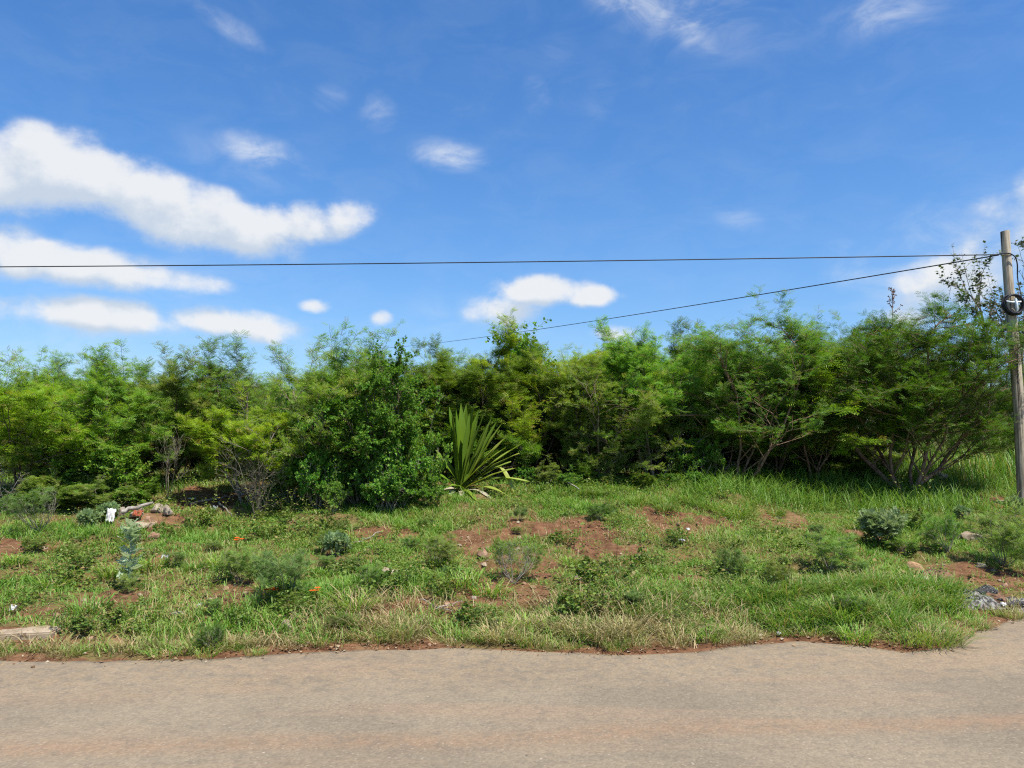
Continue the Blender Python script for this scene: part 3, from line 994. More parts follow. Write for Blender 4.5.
# ------------------------------------------------------------------ sisal plants
def sisal_leaf(base, tip, width, sag, rs, kink=None, n=12):
    """strap leaf, broad in the middle, folded along its length"""
    base, tip = np.array(base, float), np.array(tip, float)
    t = np.linspace(0, 1, n)
    c = base + (tip - base) * t[:, None]
    ln = np.linalg.norm(tip - base)
    out = np.array([tip[0] - base[0], tip[1] - base[1], 0.0])
    c[:, 2] += sag * ln * np.sin(pi * t)
    if kink:
        k = np.clip((t - kink) / (1 - kink), 0, 1)
        c[:, 2] -= k ** 1.3 * ln * .55
        c -= k[:, None] * norm(out) * ln * .16
    d = np.gradient(c, axis=0)
    d = norm(d)
    side = norm(np.cross(d, np.array([0.02, -.25, 1.0]) + 0 * d + norm(out) * -.4))
    nr = np.cross(side, d)
    prof = (0.50 + .5 * np.sin(pi * np.clip(t * 1.05, 0, 1) ** .9)) * (1 - t ** 7) + .02
    w = width * prof
    wv = .006 * np.sin(t * 14 + rs.random() * 6)[:, None] * nr
    rows_ = np.stack([c - side * w[:, None] + nr * w[:, None] * .26 + wv, c - side * w[:, None] * .5 + nr * w[:, None] * .12, c, c + side * w[:, None] * .5 + nr * w[:, None] * .12, c + side * w[:, None] + nr * w[:, None] * .26 - wv], 1)
    low = rows_ - nr[:, None, :] * .006
    idx = np.arange(n * 5).reshape(n, 5)
    q = np.stack([idx[:-1, :-1], idx[:-1, 1:], idx[1:, 1:], idx[1:, :-1]], -1).reshape(-1, 4)
    return np.concatenate([rows_.reshape(-1, 3), low.reshape(-1, 3)]), np.concatenate([q, q[:, ::-1] + n * 5])


def make_sisal(px, py, tips, label, wid, extra, seed, group='sisal plants'):
    b = at(px, py)
    b[1] -= 0.15
    b[2] = float(terrain(b[0], b[1]))
    rs = np.random.default_rng(seed)
    t = thing('sisal_plant', label, 'plant', b, group=group)
    k = b[1] / FPX
    for tx, ty, dep, sag, kink, tint, w in tips:
        tip = np.array([(tx - px) * k * (1 + dep / b[1]), dep, (py - ty) * k * (1 + dep / b[1])])
        bs = np.array([rs.normal(0, .035), rs.normal(0, .03), .05]) + .03 * tip
        v, q = sisal_leaf(bs, tip, wid * w, sag, rs, kink)
        g = Geo()
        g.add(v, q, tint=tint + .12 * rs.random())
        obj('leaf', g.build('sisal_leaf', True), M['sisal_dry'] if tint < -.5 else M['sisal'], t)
    for e in range(extra):
        a, el = rs.random() * 2 * pi, R(35 + 45 * rs.random())
        ln = (1.0 + .3 * rs.random()) * wid / .055
        tip = np.array([cos(a) * cos(el), .2 + .6 * abs(sin(a)) * cos(el), sin(el)]) * ln
        v, q = sisal_leaf(np.array([0, .03, .05]), tip, wid, .05, rs)
        g = Geo()
        g.add(v, q, tint=.2 + .4 * rs.random())
        obj('leaf', g.build('sisal_leaf', True), M['sisal'], t)


make_sisal(462, 490, [  # tint paints shade into upright and left leaves, sunlight into right-hand ones
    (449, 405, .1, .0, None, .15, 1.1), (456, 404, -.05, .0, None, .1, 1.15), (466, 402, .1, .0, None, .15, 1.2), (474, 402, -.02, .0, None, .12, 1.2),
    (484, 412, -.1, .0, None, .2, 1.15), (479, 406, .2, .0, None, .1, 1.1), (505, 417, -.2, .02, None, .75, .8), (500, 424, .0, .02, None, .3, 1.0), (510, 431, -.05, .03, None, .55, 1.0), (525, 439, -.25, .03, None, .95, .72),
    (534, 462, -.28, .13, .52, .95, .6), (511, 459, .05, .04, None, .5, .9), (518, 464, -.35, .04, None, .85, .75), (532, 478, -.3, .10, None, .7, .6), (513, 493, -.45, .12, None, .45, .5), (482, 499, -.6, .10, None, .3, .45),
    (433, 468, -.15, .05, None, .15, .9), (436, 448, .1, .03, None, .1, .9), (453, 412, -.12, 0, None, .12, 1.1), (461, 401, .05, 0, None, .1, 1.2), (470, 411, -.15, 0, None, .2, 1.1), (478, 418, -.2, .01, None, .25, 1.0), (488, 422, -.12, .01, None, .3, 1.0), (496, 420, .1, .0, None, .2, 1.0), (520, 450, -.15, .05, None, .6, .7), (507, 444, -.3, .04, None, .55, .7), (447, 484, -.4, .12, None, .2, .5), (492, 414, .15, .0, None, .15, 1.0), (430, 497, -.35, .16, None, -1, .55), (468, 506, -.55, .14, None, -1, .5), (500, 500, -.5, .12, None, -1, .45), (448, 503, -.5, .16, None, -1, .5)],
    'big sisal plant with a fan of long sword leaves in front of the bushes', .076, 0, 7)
make_sisal(584, 474, [(562, 452, -.1, .08, None, .8, .9), (572, 440, 0, .02, None, .2, 1), (578, 434, .1, 0, None, .2, 1), (586, 432, 0, 0, None, .2, 1), (594, 438, .1, .02, None, .15, 1), (602, 448, 0, .05, None, .2, 1), (570, 462, -.2, .1, None, .9, .8)],
           'small dark sisal half hidden in the undergrowth right of the big sisal', .035, 3, 8)


# ------------------------------------------------------------------ pole, cables, coil
def make_pole():
    b = ground((1019.5 - 512) / FPX * 13.5, 13.5)
    d = pdir(1006, 231)
    top = d * (b[1] / d[1]) + np.array([0, 0, CAM_H])
    rs = np.random.default_rng(9)
    n, S = 60, 28
    g = Geo()
    t = np.linspace(-.06, 1, n)
    c = (top - b)[None] * t[:, None]
    c[:, 0] += .02 * np.sin(t * 5)
    ang = np.arange(S) * 2 * pi / S
    T, A = np.meshgrid(t, ang, indexing='ij')
    rad = (.104 - .034 * T) * (1 + .05 * np.sin(A * 2 + 1.3) + .025 * (fbm(A * 2.2, T * 3, 4) - .5) * 2)
    V_ = np.stack([c[:, None, 0] + rad * np.cos(A), c[:, None, 1] + rad * np.sin(A), np.repeat(c[:, 2][:, None], S, 1)], -1)
    V_[-1, :, 2] += .012 * np.cos(ang)
    idx = np.arange(n * S).reshape(n, S)
    j = (np.arange(S) + 1) % S
    q = np.stack([idx[:-1], idx[:-1][:, j], idx[1:][:, j], idx[1:]], -1)
    V2 = np.concatenate([V_.reshape(-1, 3), V_[-1] * np.array([1, 1, 1]), V_[-1].mean(0, keepdims=True)])
    m = n * S
    tr = np.stack([m + np.arange(S), m + j, np.full(S, m + S)], -1)
    g.add(V2, q, tr)
    o = thing('utility_pole', 'weathered wooden utility pole at the right edge carrying two cables', 'utility pole', b)
    obj('wooden_post', g.build('pole_post', True), wood_mat(), o)
    # steel strap and eye bolt where the cables are held
    zf = .922
    cc = c[int((zf + .06) / 1.06 * (n - 1))]
    s = Geo()
    for dz in (0.0,):
        pts = np.array([[cc[0] + .083 * cos(a), cc[1] + .083 * sin(a), cc[2] + dz] for a in np.linspace(0, 2 * pi, 25)])
        s.tubes(pts[None], np.full((1, 25), .008), 6)
    hook = np.array([[cc[0] - .08, cc[1] - .02, cc[2]], [cc[0] - .12, cc[1] - .03, cc[2] + .01], [cc[0] - .16, cc[1] - .03, cc[2] + .005], [cc[0] - .19, cc[1] - .03, cc[2]]])
    s.tubes(hook[None], np.full((1, 4), .011), 6)
    obj('cable_bracket', s.build('bracket', True), M['metal'], o)
    return b, top, b + hook[-1], cc + b


PB, PT, HOOK, STRAP = make_pole()


def line_point(px, py, y):
    d = pdir(px, py)
    return d * (y / d[1]) + np.array([0, 0, CAM_H])


def cable(name, label, pts, rad):
    g = Geo()
    g.tubes(np.array(pts)[None], np.full((1, len(pts)), rad), 7)
    return obj(name, g.build(name, True), M['cable'], None, label, 'cable', 'overhead cables tied to the wooden pole')


far = np.array([-34.0, PB[1] + .8, HOOK[2] + .02])
t = np.linspace(0, 1, 60)[:, None]
span = HOOK + (far - HOOK) * t
span[:, 2] -= 4 * .15 * (t * (1 - t))[:, 0]
cable('overhead_cable', 'upper black cable running level across the whole sky', span, .010)
e = line_point(395, 345, 62)
e2 = HOOK + (e - HOOK) * 1.25
span = HOOK + np.array([0.03, .0, -.008]) + (e2 - HOOK) * t
span[:, 2] -= 4 * .28 * (t * (1 - t))[:, 0]
cable('overhead_cable', 'lower black cable sloping down behind the bushes from the pole', span, .0115)


def make_coil():
    c = line_point(1013.5, 304.5, PB[1] - .15)
    rs = np.random.default_rng(4)
    o = thing('cable_coil', 'black coil of spare cable hung on the wooden pole', 'cable coil', c)
    g = Geo()
    for k in range(7):
        a = np.linspace(0, 2 * pi, 41)
        rr = .165 + rs.normal(0, .010)
        ph = rs.random() * 6
        pts = np.stack([rr * np.cos(a) * .96 + .006 * np.sin(2 * a + ph), rs.normal(0, .018) + .012 * np.sin(a + ph), rr * np.sin(a) * 1.02 + .006 * np.sin(3 * a + ph)], -1)
        g.tubes(pts[None], np.full((1, 41), .0125), 6)
    lead = np.array([HOOK - c, STRAP - c + np.array([-.03, -.12, .01]), STRAP - c + np.array([.08, -.12, -.06]), STRAP - c + np.array([.16, -.04, -.18]), STRAP - c + np.array([.17, .0, -.42]), [.15, 0, .12], [.165, .0, 0]])
    tt = np.linspace(0, len(lead) - 1, 40)
    L2 = np.stack([np.interp(tt, np.arange(len(lead)), lead[:, k]) for k in range(3)], -1)
    for _ in range(3):
        L2[1:-1] = (L2[:-2] + L2[1:-1] * 2 + L2[2:]) / 4
    g.tubes(L2[None], np.full((1, 40), .011), 6)
    obj('cable_loops', g.build('coil_loops', True), M['cable'], o)
    g = Geo()
    g.tubes(np.array([[[-.15, -.04, .05], [-.05, -.05, .03], [.06, -.05, .035], [.10, -.05, .04]]]), np.full((1, 4), .016), 8)
    g.tubes(np.array([[[.005, -.05, .10], [.01, -.055, .03], [.02, -.055, -.06], [.025, -.05, -.13]]]), np.array([[.018, .026, .024, .014]]), 8)
    obj('clamp', g.build('coil_clamp', True), M['porcelain'], o)


make_coil()


# ------------------------------------------------------------------ grasses and ground cover
def blades(g, P, H, az, lean, width, rs, bend=.5, tint=None):
    """tapered, arching grass blades: 2 quads and a tip"""
    n = len(P)
    dx = np.stack([np.cos(az), np.sin(az), np.zeros(n)], -1)
    sd = np.stack([-np.sin(az + rs.normal(0, .6, n)), np.cos(az), np.zeros(n)], -1)
    H, lean, width = H[:, None], lean[:, None], width[:, None]
    V = []
    for f, wf in ((0, 1.0), (.4, .95), (.75, .62)):
        c = P + dx * H * lean * (f * .5 + bend * f * f) + np.array([0, 0, 1.0]) * H * f * (1 - .35 * lean * f)
        V += [c - sd * width * wf * .5, c + sd * width * wf * .5]
    V.append(P + dx * H * lean * (.5 + bend) + np.array([0, 0, 1.0]) * H * (1 - .45 * lean))
    V = np.stack(V, 1)
    b = np.arange(n)[:, None] * 7
    q = np.concatenate([b + np.array([[0, 1, 3, 2]]), b + np.array([[2, 3, 5, 4]])], 0)
    t = b + np.array([[4, 5, 6]])
    g.add(V, q, t, tint=np.repeat(rs.random(n) if tint is None else tint, 7))


def scatter(rs, n, x0, x1, y0, y1):
    """random ground points, thinner with distance and only where the camera's side can see"""
    y = y0 + (y1 - y0) * rs.random(n)
    half = .72 * y + .6
    x = (rs.random(n) * 2 - 1) * half
    k = rs.random(n) < half / (.72 * y1 + .6)
    k &= (x > x0) & (x < x1)
    return x[k], y[k]


def make_grass():
    rs = np.random.default_rng(77)
    # lawn-like creeping grass
    x, y = scatter(rs, 1150000, -14, 14, 5.6, 15.5)
    d = y - edge_y(x)
    b = bare(x, y)
    dens = sstep(.0, .3, d) * (1 - b) ** 1.6
    pat = fbm(x * 1.6, y * 1.6, 91)
    dens = dens * (.35 + .65 * sstep(.34, .58, pat)) * (1 - .35 * sstep(10.5, 13.5, y))
    # small clumps
    dens = dens * (.25 + .75 * sstep(.35, .62, fbm(x * 9, y * 9, 92, 2)))
    k = rs.random(len(x)) < dens
    x, y, d, pat = x[k], y[k], d[k], pat[k]
    n = len(x)
    z = terrain(x, y)
    dry = fbm(x * .9 + 7, y * .9, 93)
    h = (.045 + .10 * rs.random(n) ** 1.5) * (.6 + 1.0 * sstep(.4, .7, fbm(x * .8, y * .8, 94)))
    tint = np.clip(rs.random(n) * .80 + .55 * sstep(.44, .62, dry) * rs.random(n) + .16 * (rs.random(n) < .2) + .5 * (fbm(x * 1.1 + 11, y * 1.1, 97) - .5), 0, 1)
    g = Geo()
    blades(g, np.stack([x, y, z - .01], -1), h, rs.random(n) * 2 * pi, .3 + .9 * rs.random(n), .005 + .005 * rs.random(n), rs, tint=tint)
    obj('grass', g.build('grass'), M['grass'], None, 'short green grass covering the bank beside the road', None, kind='stuff')
    # broad leafed creeping weeds
    x, y = scatter(rs, 24000, -14, 14, 5.9, 15.5)
    d = y - edge_y(x)
    dens = sstep(.2, .8, d) * (1 - bare(x, y)) * sstep(.44, .6, fbm(x * 1.2 + 3, y * 1.2, 95)) * .9
    dens = np.maximum(dens, .06 * sstep(.3, .8, d))
    k = rs.random(len(x)) < dens
    x, y = x[k], y[k]
    z = terrain(x, y)
    n, m = len(x), 11
    az = rs.random((n, m)) * 2 * pi
    hh = (.02 + .12 * rs.random((n, m))) * (.5 + rs.random((n, 1)))
    rr = .015 + .05 * rs.random((n, m))
    P = np.stack([x[:, None] + rr * np.cos(az), y[:, None] + rr * np.sin(az), z[:, None] + hh], -1).reshape(-1, 3)
    D = np.stack([np.cos(az), np.sin(az), .1 + .5 * rs.random((n, m)) - .2], -1).reshape(-1, 3)
    g = Geo()
    leaves(g, P, D, norm(rs.normal(0, .4, P.shape) + np.array([0, 0, 1.0])), np.repeat(.018 + .026 * rs.random(n), m) * (.7 + .6 * rs.random(n * m)), 'broad', rs)
    obj('weeds', g.build('weeds'), M['weed'], None, 'low broad leaved weeds spread through the grass', None, kind='stuff')
    # straw among the grass, mostly by the road
    x, y = scatter(rs, 150000, -14, 14, 5.6, 13.5)
    d = y - edge_y(x)
    px = 512 + FPX * x / y
    zone = np.maximum(np.exp(-((x - 1.25) / 1.15) ** 2 - ((d - .75) / .6) ** 2), np.exp(-((x + 1.35) / .6) ** 2 - ((d - .7) / .5) ** 2))
    dens = .85 * zone + .14 * (1 - sstep(.1, .5, np.abs(d - .25))) + .10 * sstep(.5, .65, fbm(x * 1.3, y * 1.3, 96)) + .032
    k = rs.random(len(x)) < dens * sstep(-.02, .15, d)
    x, y, zone = x[k], y[k], zone[k]
    n = len(x)
    g = Geo()
    blades(g, np.stack([x, y, terrain(x, y) - .01], -1), (.06 + .12 * rs.random(n)) * (1 + .9 * zone), rs.random(n) * 2 * pi, .4 + 1.1 * rs.random(n), .004 + .004 * rs.random(n), rs)
    obj('dry_grass', g.build('dry_grass'), M['straw'], None, 'dry straw coloured grass along the road edge', None, kind='stuff')
    # undergrowth grass in the shade under the thicket
    x, y = scatter(rs, 230000, -24, 24, 12.2, 27)
    px = 512 + FPX * x / y
    dens = .25 + .6 * sstep(640, 760, px) + .3 * sstep(13.6, 12.6, y)
    k = (rs.random(len(x)) < dens) & (bare(x, y) < .5) & ~((x > 7.9) & (y < 14.2))
    x, y = x[k], y[k]
    n = len(x)
    g = Geo()
    h = (.18 + .30 * rs.random(n)) * (.55 + .65 * sstep(600, 760, 512 + FPX * x / y))
    blades(g, np.stack([x, y, terrain(x, y) - .01], -1), h, rs.random(n) * 2 * pi, .35 + .8 * rs.random(n), .007 + .006 * rs.random(n), rs, tint=np.clip(rs.random(n) * .9, 0, 1))
    obj('undergrowth_grass', g.build('undergrowth_grass'), M['grass_long'], None, 'longer grass in the shade at the foot of the trees', None, kind='stuff')
    # tall grass on the rise at the right
    n = 34000
    x, y = 8.2 + 12 * rs.random(n), 15.6 + 17 * rs.random(n) ** 1.2
    k = (x - 9.0 > (y - 16) * .42 - .8 * rs.random(n))
    x, y = x[k], y[k]
    n = len(x)
    g = Geo()
    blades(g, np.stack([x, y, terrain(x, y) - .01], -1), .35 + .55 * rs.random(n), rs.random(n) * 2 * pi, .15 + .55 * rs.random(n), .010 + .010 * rs.random(n), rs, tint=np.clip(rs.random(n) * 1.15, 0, 1))
    obj('tall_grass', g.build('tall_grass'), M['grass_long'], None, 'tall pale green grass on the sunny rise behind the pole', None, kind='stuff')
    # fallen leaves and bits along the road edge and on bare soil
    x, y = scatter(rs, 90000, -12, 12, 5.4, 13)
    d = y - edge_y(x)
    dens = .5 * np.exp(-((d - .05) / .11) ** 2) + .05 * bare(x, y) * (d > 0) + .001 * (d < 0)
    k = rs.random(len(x)) < dens
    x, y, d = x[k], y[k], d[k]
    n = len(x)
    z = np.maximum(terrain(x, y), np.where(d < .02, .004, -9)) + .004 + .02 * rs.random(n) * (d > 0)
    g = Geo()
    az = rs.random(n) * 2 * pi
    D = np.stack([np.cos(az), np.sin(az), rs.normal(0, .25, n)], -1)
    leaves(g, np.stack([x, y, z], -1), D, norm(rs.normal(0, .4, (n, 3)) + np.array([0, 0, 1.0])), .018 + .035 * rs.random(n) ** 2, 'broad', rs)
    obj('dead_leaves', g.build('dead_leaves'), M['dead_leaf'], None, 'brown fallen leaves lying along the road edge', None, kind='stuff')


make_grass()


# tufts: arching grass clumps, several shapes, copied along the verge
def tuft_mesh(seed, n, h, spread, width=.009, dry=.12):
    rs = np.random.default_rng(seed)
    r, a = spread * .45 * np.sqrt(rs.random(n)), rs.random(n) * 2 * pi
    P = np.stack([r * np.cos(a), r * np.sin(a), np.full(n, -.015)], -1)
    g = Geo()
    blades(g, P, h * (.45 + .55 * rs.random(n)), a + rs.normal(0, .7, n), .35 + 1.0 * rs.random(n), width * (.6 + .6 * rs.random(n)), rs, bend=.55, tint=np.where(rs.random(n) < dry, .95, rs.random(n) * .82))
    return g.build('tuft')


def place_copies(first, spots, rs, label=None, group=None):
    for i, (p, s) in enumerate(spots):
        if i == 0:
            first.location, first.scale = p, (s, s, s)
            first.rotation_euler = (0, 0, rs.random() * 6.28)
        else:
            dup(first, p, rs.random() * 6.28, s * np.array([1, 1, .85 + .3 * rs.random()]), label, group)


rs = np.random.default_rng(123)
G1 = 'grass tufts on the road bank'
for vi, (n, h, sp, mt, lab, spots) in enumerate([
    (230, .34, .40, 'grass_long', 'long green grass tuft in the thick belt at the right road edge', [(785 + 13 * i + rs.normal(0, 5), 628 - 26 * rs.random(), .7 + .35 * rs.random()) for i in range(13)] + [(735 + 13 * i, 602 - 16 * rs.random(), .75 + .3 * rs.random()) for i in range(17)] + [(640 + 14 * i + rs.normal(0, 5), 618 - 30 * rs.random(), .5 + .35 * rs.random()) for i in range(12)]),
    (170, .30, .34, 'grass_long', 'green grass tuft under the tall tree on upper bank', [(640 + 14 * i + rs.normal(0, 6), 516 - 14 * rs.random(), .75 + .4 * rs.random()) for i in range(10)] + [(540 + 15 * i, 497 - 6 * rs.random(), .7) for i in range(7)]),
    (150, .22, .30, 'grass', 'small green grass tuft scattered on the lower bank', [(20 + 34 * i + rs.normal(0, 9), 560 + 80 * rs.random(), .7 + .5 * rs.random()) for i in range(29)]),
    (170, .26, .36, 'straw', 'dry straw coloured grass tuft beside the road', [(490 + 17 * i + rs.normal(0, 6), 628 + 14 * rs.random(), .6 + .4 * rs.random()) for i in range(13)] + [(330 + 14 * i, 625 + 12 * rs.random(), .7) for i in range(7)] + [(200 + 14 * i, 645, .5) for i in range(5)]),
]):
    o = obj('grass_tuft', tuft_mesh(200 + vi, n, h, sp), M[mt], None, lab, 'grass tuft', G1)
    place_copies(o, [(at(px, py), s) for px, py, s in spots], rs)
o = obj('grass_tuft', tuft_mesh(230, 420, .26, .62, .007, .35), M['grass'], None, 'isolated pale grass tuft growing over the asphalt edge at the right', 'grass tuft', G1, loc=at(934, 646) + np.array([0, .1, .02]), scale=.95)
o = obj('grass_tuft', tuft_mesh(231, 260, .42, .5, .009, .05), M['grass_long'], None, 'thick overhanging grass tuft above the dark eroded hollow', 'grass tuft', G1, loc=at(738, 520), scale=.95)

VERGE = 'small tufts along the road edge'
for vi, (mt, lab) in enumerate((('straw', 'small dry grass tuft hanging over the asphalt edge'), ('grass', 'small green grass tuft hanging over the asphalt edge'))):
    o = obj('grass_tuft', tuft_mesh(240 + vi, 90, .22, .34, .007, .3), M[mt], None, lab, 'grass tuft', VERGE)
    sp_ = []
    for i in range(44):
        x = rs.uniform(-5.2, 5.0)
        sp_.append((ground(x, float(edge_y(x)) + .02 + .22 * rs.random()) + np.array([0, 0, .005]), .35 + .5 * rs.random()))
    place_copies(o, sp_, rs)

# feathery little shrubs on the bank
HERB = 'feathery herbs on the bank'
HV = [bush_meshes('herb', 300 + i, .42, .62, stems=9, lean=R(42), kids=(4, 3, 3), leaf='feather', L=.05, per=5, r0=.004, leafless=.05, fork=.15, shoots=0, twig_r=.0015, wob=.14) for i in range(3)]
HP = []
for i, (px, py, top, lab) in enumerate([
    (514, 584, 541, 'feathery round herb on the bare red soil in the middle'),
    (284, 598, 551, 'bluish green feathery herb beside the orange flower'),
    (240, 582, 548, 'yellowish green herb left of the bluish feathery herb'),
    (436, 566, 530, 'dark slender herb left of the reddish round stone'),
    (1004, 566, 508, 'large dense feathery herb below the wooden pole'),
    (948, 552, 512, 'leafy green herb left of the dense herb below the pole'),
    (40, 532, 488, 'grey green bushy herb at the left below the twig tangle'),
    (212, 652, 622, 'low spreading herb hanging over the road edge'),
    (730, 578, 548, 'bright green fine leaved herb on the middle of bank'),
    (830, 570, 530, 'bright green leafy herb left of the silvery herb'),
    (520, 520, 506, 'low green herb in front of the big sisal'),
    (370, 592, 564, 'green herb just below the tan stone'),
    (905, 556, 534, 'fresh green herb between silvery herb and clay boulder'),
    (330, 548, 528, 'low green herb below the open thin bush'),
    (600, 520, 503, 'small green herb above the red soil scar'),
    (850, 618, 592, 'fine leaved herb in the green grass belt'),
    (780, 590, 560, 'herb among the grass left of the grass belt'),
    (130, 592, 570, 'small herb right of the grey thistle foot'),
]):
    b = at(px, py)
    H, _ = size_at(b, top, 10)
    s = H / .42 * np.array([.85, .85, 1.0])
    mt = M['herb_cool'] if i in (1, 6, 0) else M['herb']
    ms = HV[i % 3]
    if mt is M['herb'] and i >= 3:
        o = dup(HP[2], b, rs.random() * 6, s * np.array([rs.uniform(.75, 1.2), rs.uniform(.75, 1.2), rs.uniform(.8, 1)]), lab)
        o.rotation_euler[0], o.rotation_euler[1] = rs.uniform(-.25, .3), rs.uniform(-.3, .3)
    else:
        ms = (ms[0], ms[1].copy())
        ms[1].materials.clear()
        o = plant('feathery_herb', 'herb', lab, b, ms, M['twig_grey'], mt, rs.random() * 6, HERB, s, ('stem', 'foliage'))
        HP.append(o)
    o.rotation_euler[0], o.rotation_euler[1] = rs.uniform(-.25, .3), rs.uniform(-.3, .3)
for i in range(46):
    px, py = rs.uniform(10, 1010), rs.uniform(515, 635)
    b = at(px, py)
    if bare(b[0], b[1]) > .5 or (px > 900 and py > 560):
        continue
    dup(HP[[1, 2, 2][i % 3]] if len(HP) > 2 else HP[0], b, rs.random() * 6, (.16 + .22 * rs.random()) * np.array([1.1, 1.1, 1]), 'small feathery green seedling among the grass of the bank', 'small seedlings in the grass')

LW = bush_meshes('leafy_weed', 340, .20, .40, stems=9, lean=R(48), kids=(3, 3, 2), leaf='broad', L=.034, per=5, r0=.003, leafless=.0, fork=.1, shoots=2, twig_r=.0012, dome=False)
lw = plant('leafy_weed', 'weed', 'small clump of broad leaved weed among the bank grass', at(60, 585), LW, M['herb'], M['weed'], 0, 'leafy weed clumps on the bank', 1.0, ('stem', 'foliage'))
for i in range(85):
    px, py = rs.uniform(5, 1020), rs.uniform(505, 640)
    b = at(px, py)
    if bare(b[0], b[1]) > .5 or (px > 880 and py > 545):
        continue
    s = .5 + .75 * rs.random() ** 1.5
    o = dup(lw, b, rs.random() * 6.28, s * np.array([rs.uniform(.8, 1.5), rs.uniform(.8, 1.3), rs.uniform(.6, 1.3)]))
    o.rotation_euler[0] = rs.uniform(-.2, .25)

# silvery lobed herbs and the thistle
SV = bush_meshes('silver', 330, .34, .52, stems=9, lean=R(45), kids=(4, 3, 2), leaf='lobed', L=.10, per=3, r0=.005, leafless=.02, fork=.2, shoots=0, twig_r=.002)
first = None
for px, py, top, lab in [(882, 544, 515, 'silvery grey green lobed leaf herb on the right bank'), (962, 520, 508, 'pale bluish herb patch left of the pole foot'), (1016, 514, 499, 'pale bluish herb at the foot of the wooden pole'),
                         (336, 556, 536, 'bluish silvery herb under the dark leafy bush'), (108, 520, 505, 'dull silvery herb behind the white bag'), (88, 528, 512, 'greyish herb left of the white bag'), (655, 474, 448, 'silvery leaved herb under the bleached branches')]:
    b = at(px, py)
    H, _ = size_at(b, top, 10)
    if first is None:
        first = plant('silvery_herb', 'herb', lab, b, SV, M['twig_grey'], M['leaf_grey'], 0, 'silvery herbs', H / .34, ('stem', 'foliage'))
    else:
        dup(first, b, rs.random() * 6, H / .34 * np.array([1.0, .8, 1.0]), lab)


def thistle():
    b = at(130, 586)
    H, _ = size_at(b, 524, 10)
    r = np.random.default_rng(5)
    st = polyline(r, np.zeros(3), np.array([0, 0, 1.0]), H, 8, .05, .05)
    g, f = Geo(), Geo()
    g.tubes(st[None], np.linspace(.012, .006, 9)[None], 6)
    n = 70
    h = np.where(r.random(n) < .5, .66 + .34 * r.random(n), r.random(n))
    P = np.stack([np.interp(h, np.linspace(0, 1, 9), st[:, k]) for k in range(3)], -1)
    a = r.random(n) * 2 * pi
    leaves(f, P, np.stack([np.cos(a), np.sin(a), .5 + .5 * r.random(n) - .2], -1), norm(r.normal(0, .3, (n, 3)) + np.array([0, 0, 1.0])), .09 + .07 * r.random(n), 'lobed', r)
    t = thing('thistle', 'tall grey green thistle standing on the left bank in front of rubble', 'thistle', b)
    obj('stem', g.build('thistle_stem', True), M['leaf_thistle'], t)
    obj('foliage', f.build('thistle_leaves'), M['leaf_thistle'], t)


thistle()


# orange flowers
def flower(px, py, s, label):
    b = at(px, py)
    b[1] -= .05
    b[2] = float(terrain(b[0], b[1]))
    r = np.random.default_rng(int(px))
    t = thing('orange_flower', label, 'flower', b, group='orange flowers in the grass')
    g, f = Geo(), Geo()
    hh = .16
    for k in range(3):
        top = np.array([r.normal(0, .035), r.normal(0, .03), hh + r.normal(0, .02)]) * 1.0
        g.tubes(np.array([[[0, 0, -.01], top * .5, top]]), np.array([[.004, .003, .003]]), 5)
        a = np.arange(7) * 2 * pi / 7
        leaves(f, np.repeat(top[None], 7, 0), np.stack([np.cos(a), np.sin(a), np.full(7, .45)], -1), np.tile(np.array([0, -.5, 1.0]), (7, 1)), np.full(7, s), 'broad', r)
    obj('stem', g.build('flower_stem', True), M['herb'], t)
    obj('petals', f.build('flower_petals'), M['flower'], t)


flower(275, 606, .042, 'bright orange flower at the foot of the bluish feathery herb')
flower(315, 604, .030, 'duller orange flower right of the bright orange one')
flower(238, 552, .032, 'tiny orange flower on the yellowish green herb')


# ------------------------------------------------------------------ stones, rubble and litter
def rock_mesh(seed, sx, sy, sz, rough=.25, sub=3, flat_bottom=.35):
    import bmesh
    bm = bmesh.new()
    bmesh.ops.create_icosphere(bm, subdivisions=sub, radius=1.0)
    r = np.random.default_rng(seed)
    o = r.random(3) * 20
    ang = norm(r.normal(0, 1, (11, 3)))
    cut = .55 + .32 * r.random(11)
    for v in bm.verts:
        p = np.array(v.co)
        for a, c in zip(ang, cut):
            s_ = p @ a
            if s_ > c:
                p = p - a * (s_ - c) * .95
        k = 1 + rough * (float(fbm(p[0] * 1.7 + o[0], p[1] * 1.7 + p[2] * 1.3 + o[1], seed, 4)) - .5) * 1.6
        p = p * k
        if p[2] < -flat_bottom:
            p[2] = -flat_bottom
        v.co = (p[0] * sx, p[1] * sy, p[2] * sz)
    me = bpy.data.meshes.new('rock')
    bm.to_mesh(me)
    bm.free()
    return me


def rock(name, label, px, py, w_px, h_px, mat, seed, cat='stone', lift=.0, depth=.8, group=None, rz=0.0):
    b = at(px, py + h_px * .5)
    k = b[1] / FPX
    sx, sz = w_px * k / 2, h_px * k / 1.35
    b[1] += sx * depth * .6
    b[2] = float(terrain(b[0], b[1])) + .30 * sz + lift
    return obj(name, rock_mesh(seed, sx, sx * depth, sz), M[mat], None, label, cat, group, loc=b, rot=(0, 0, rz))


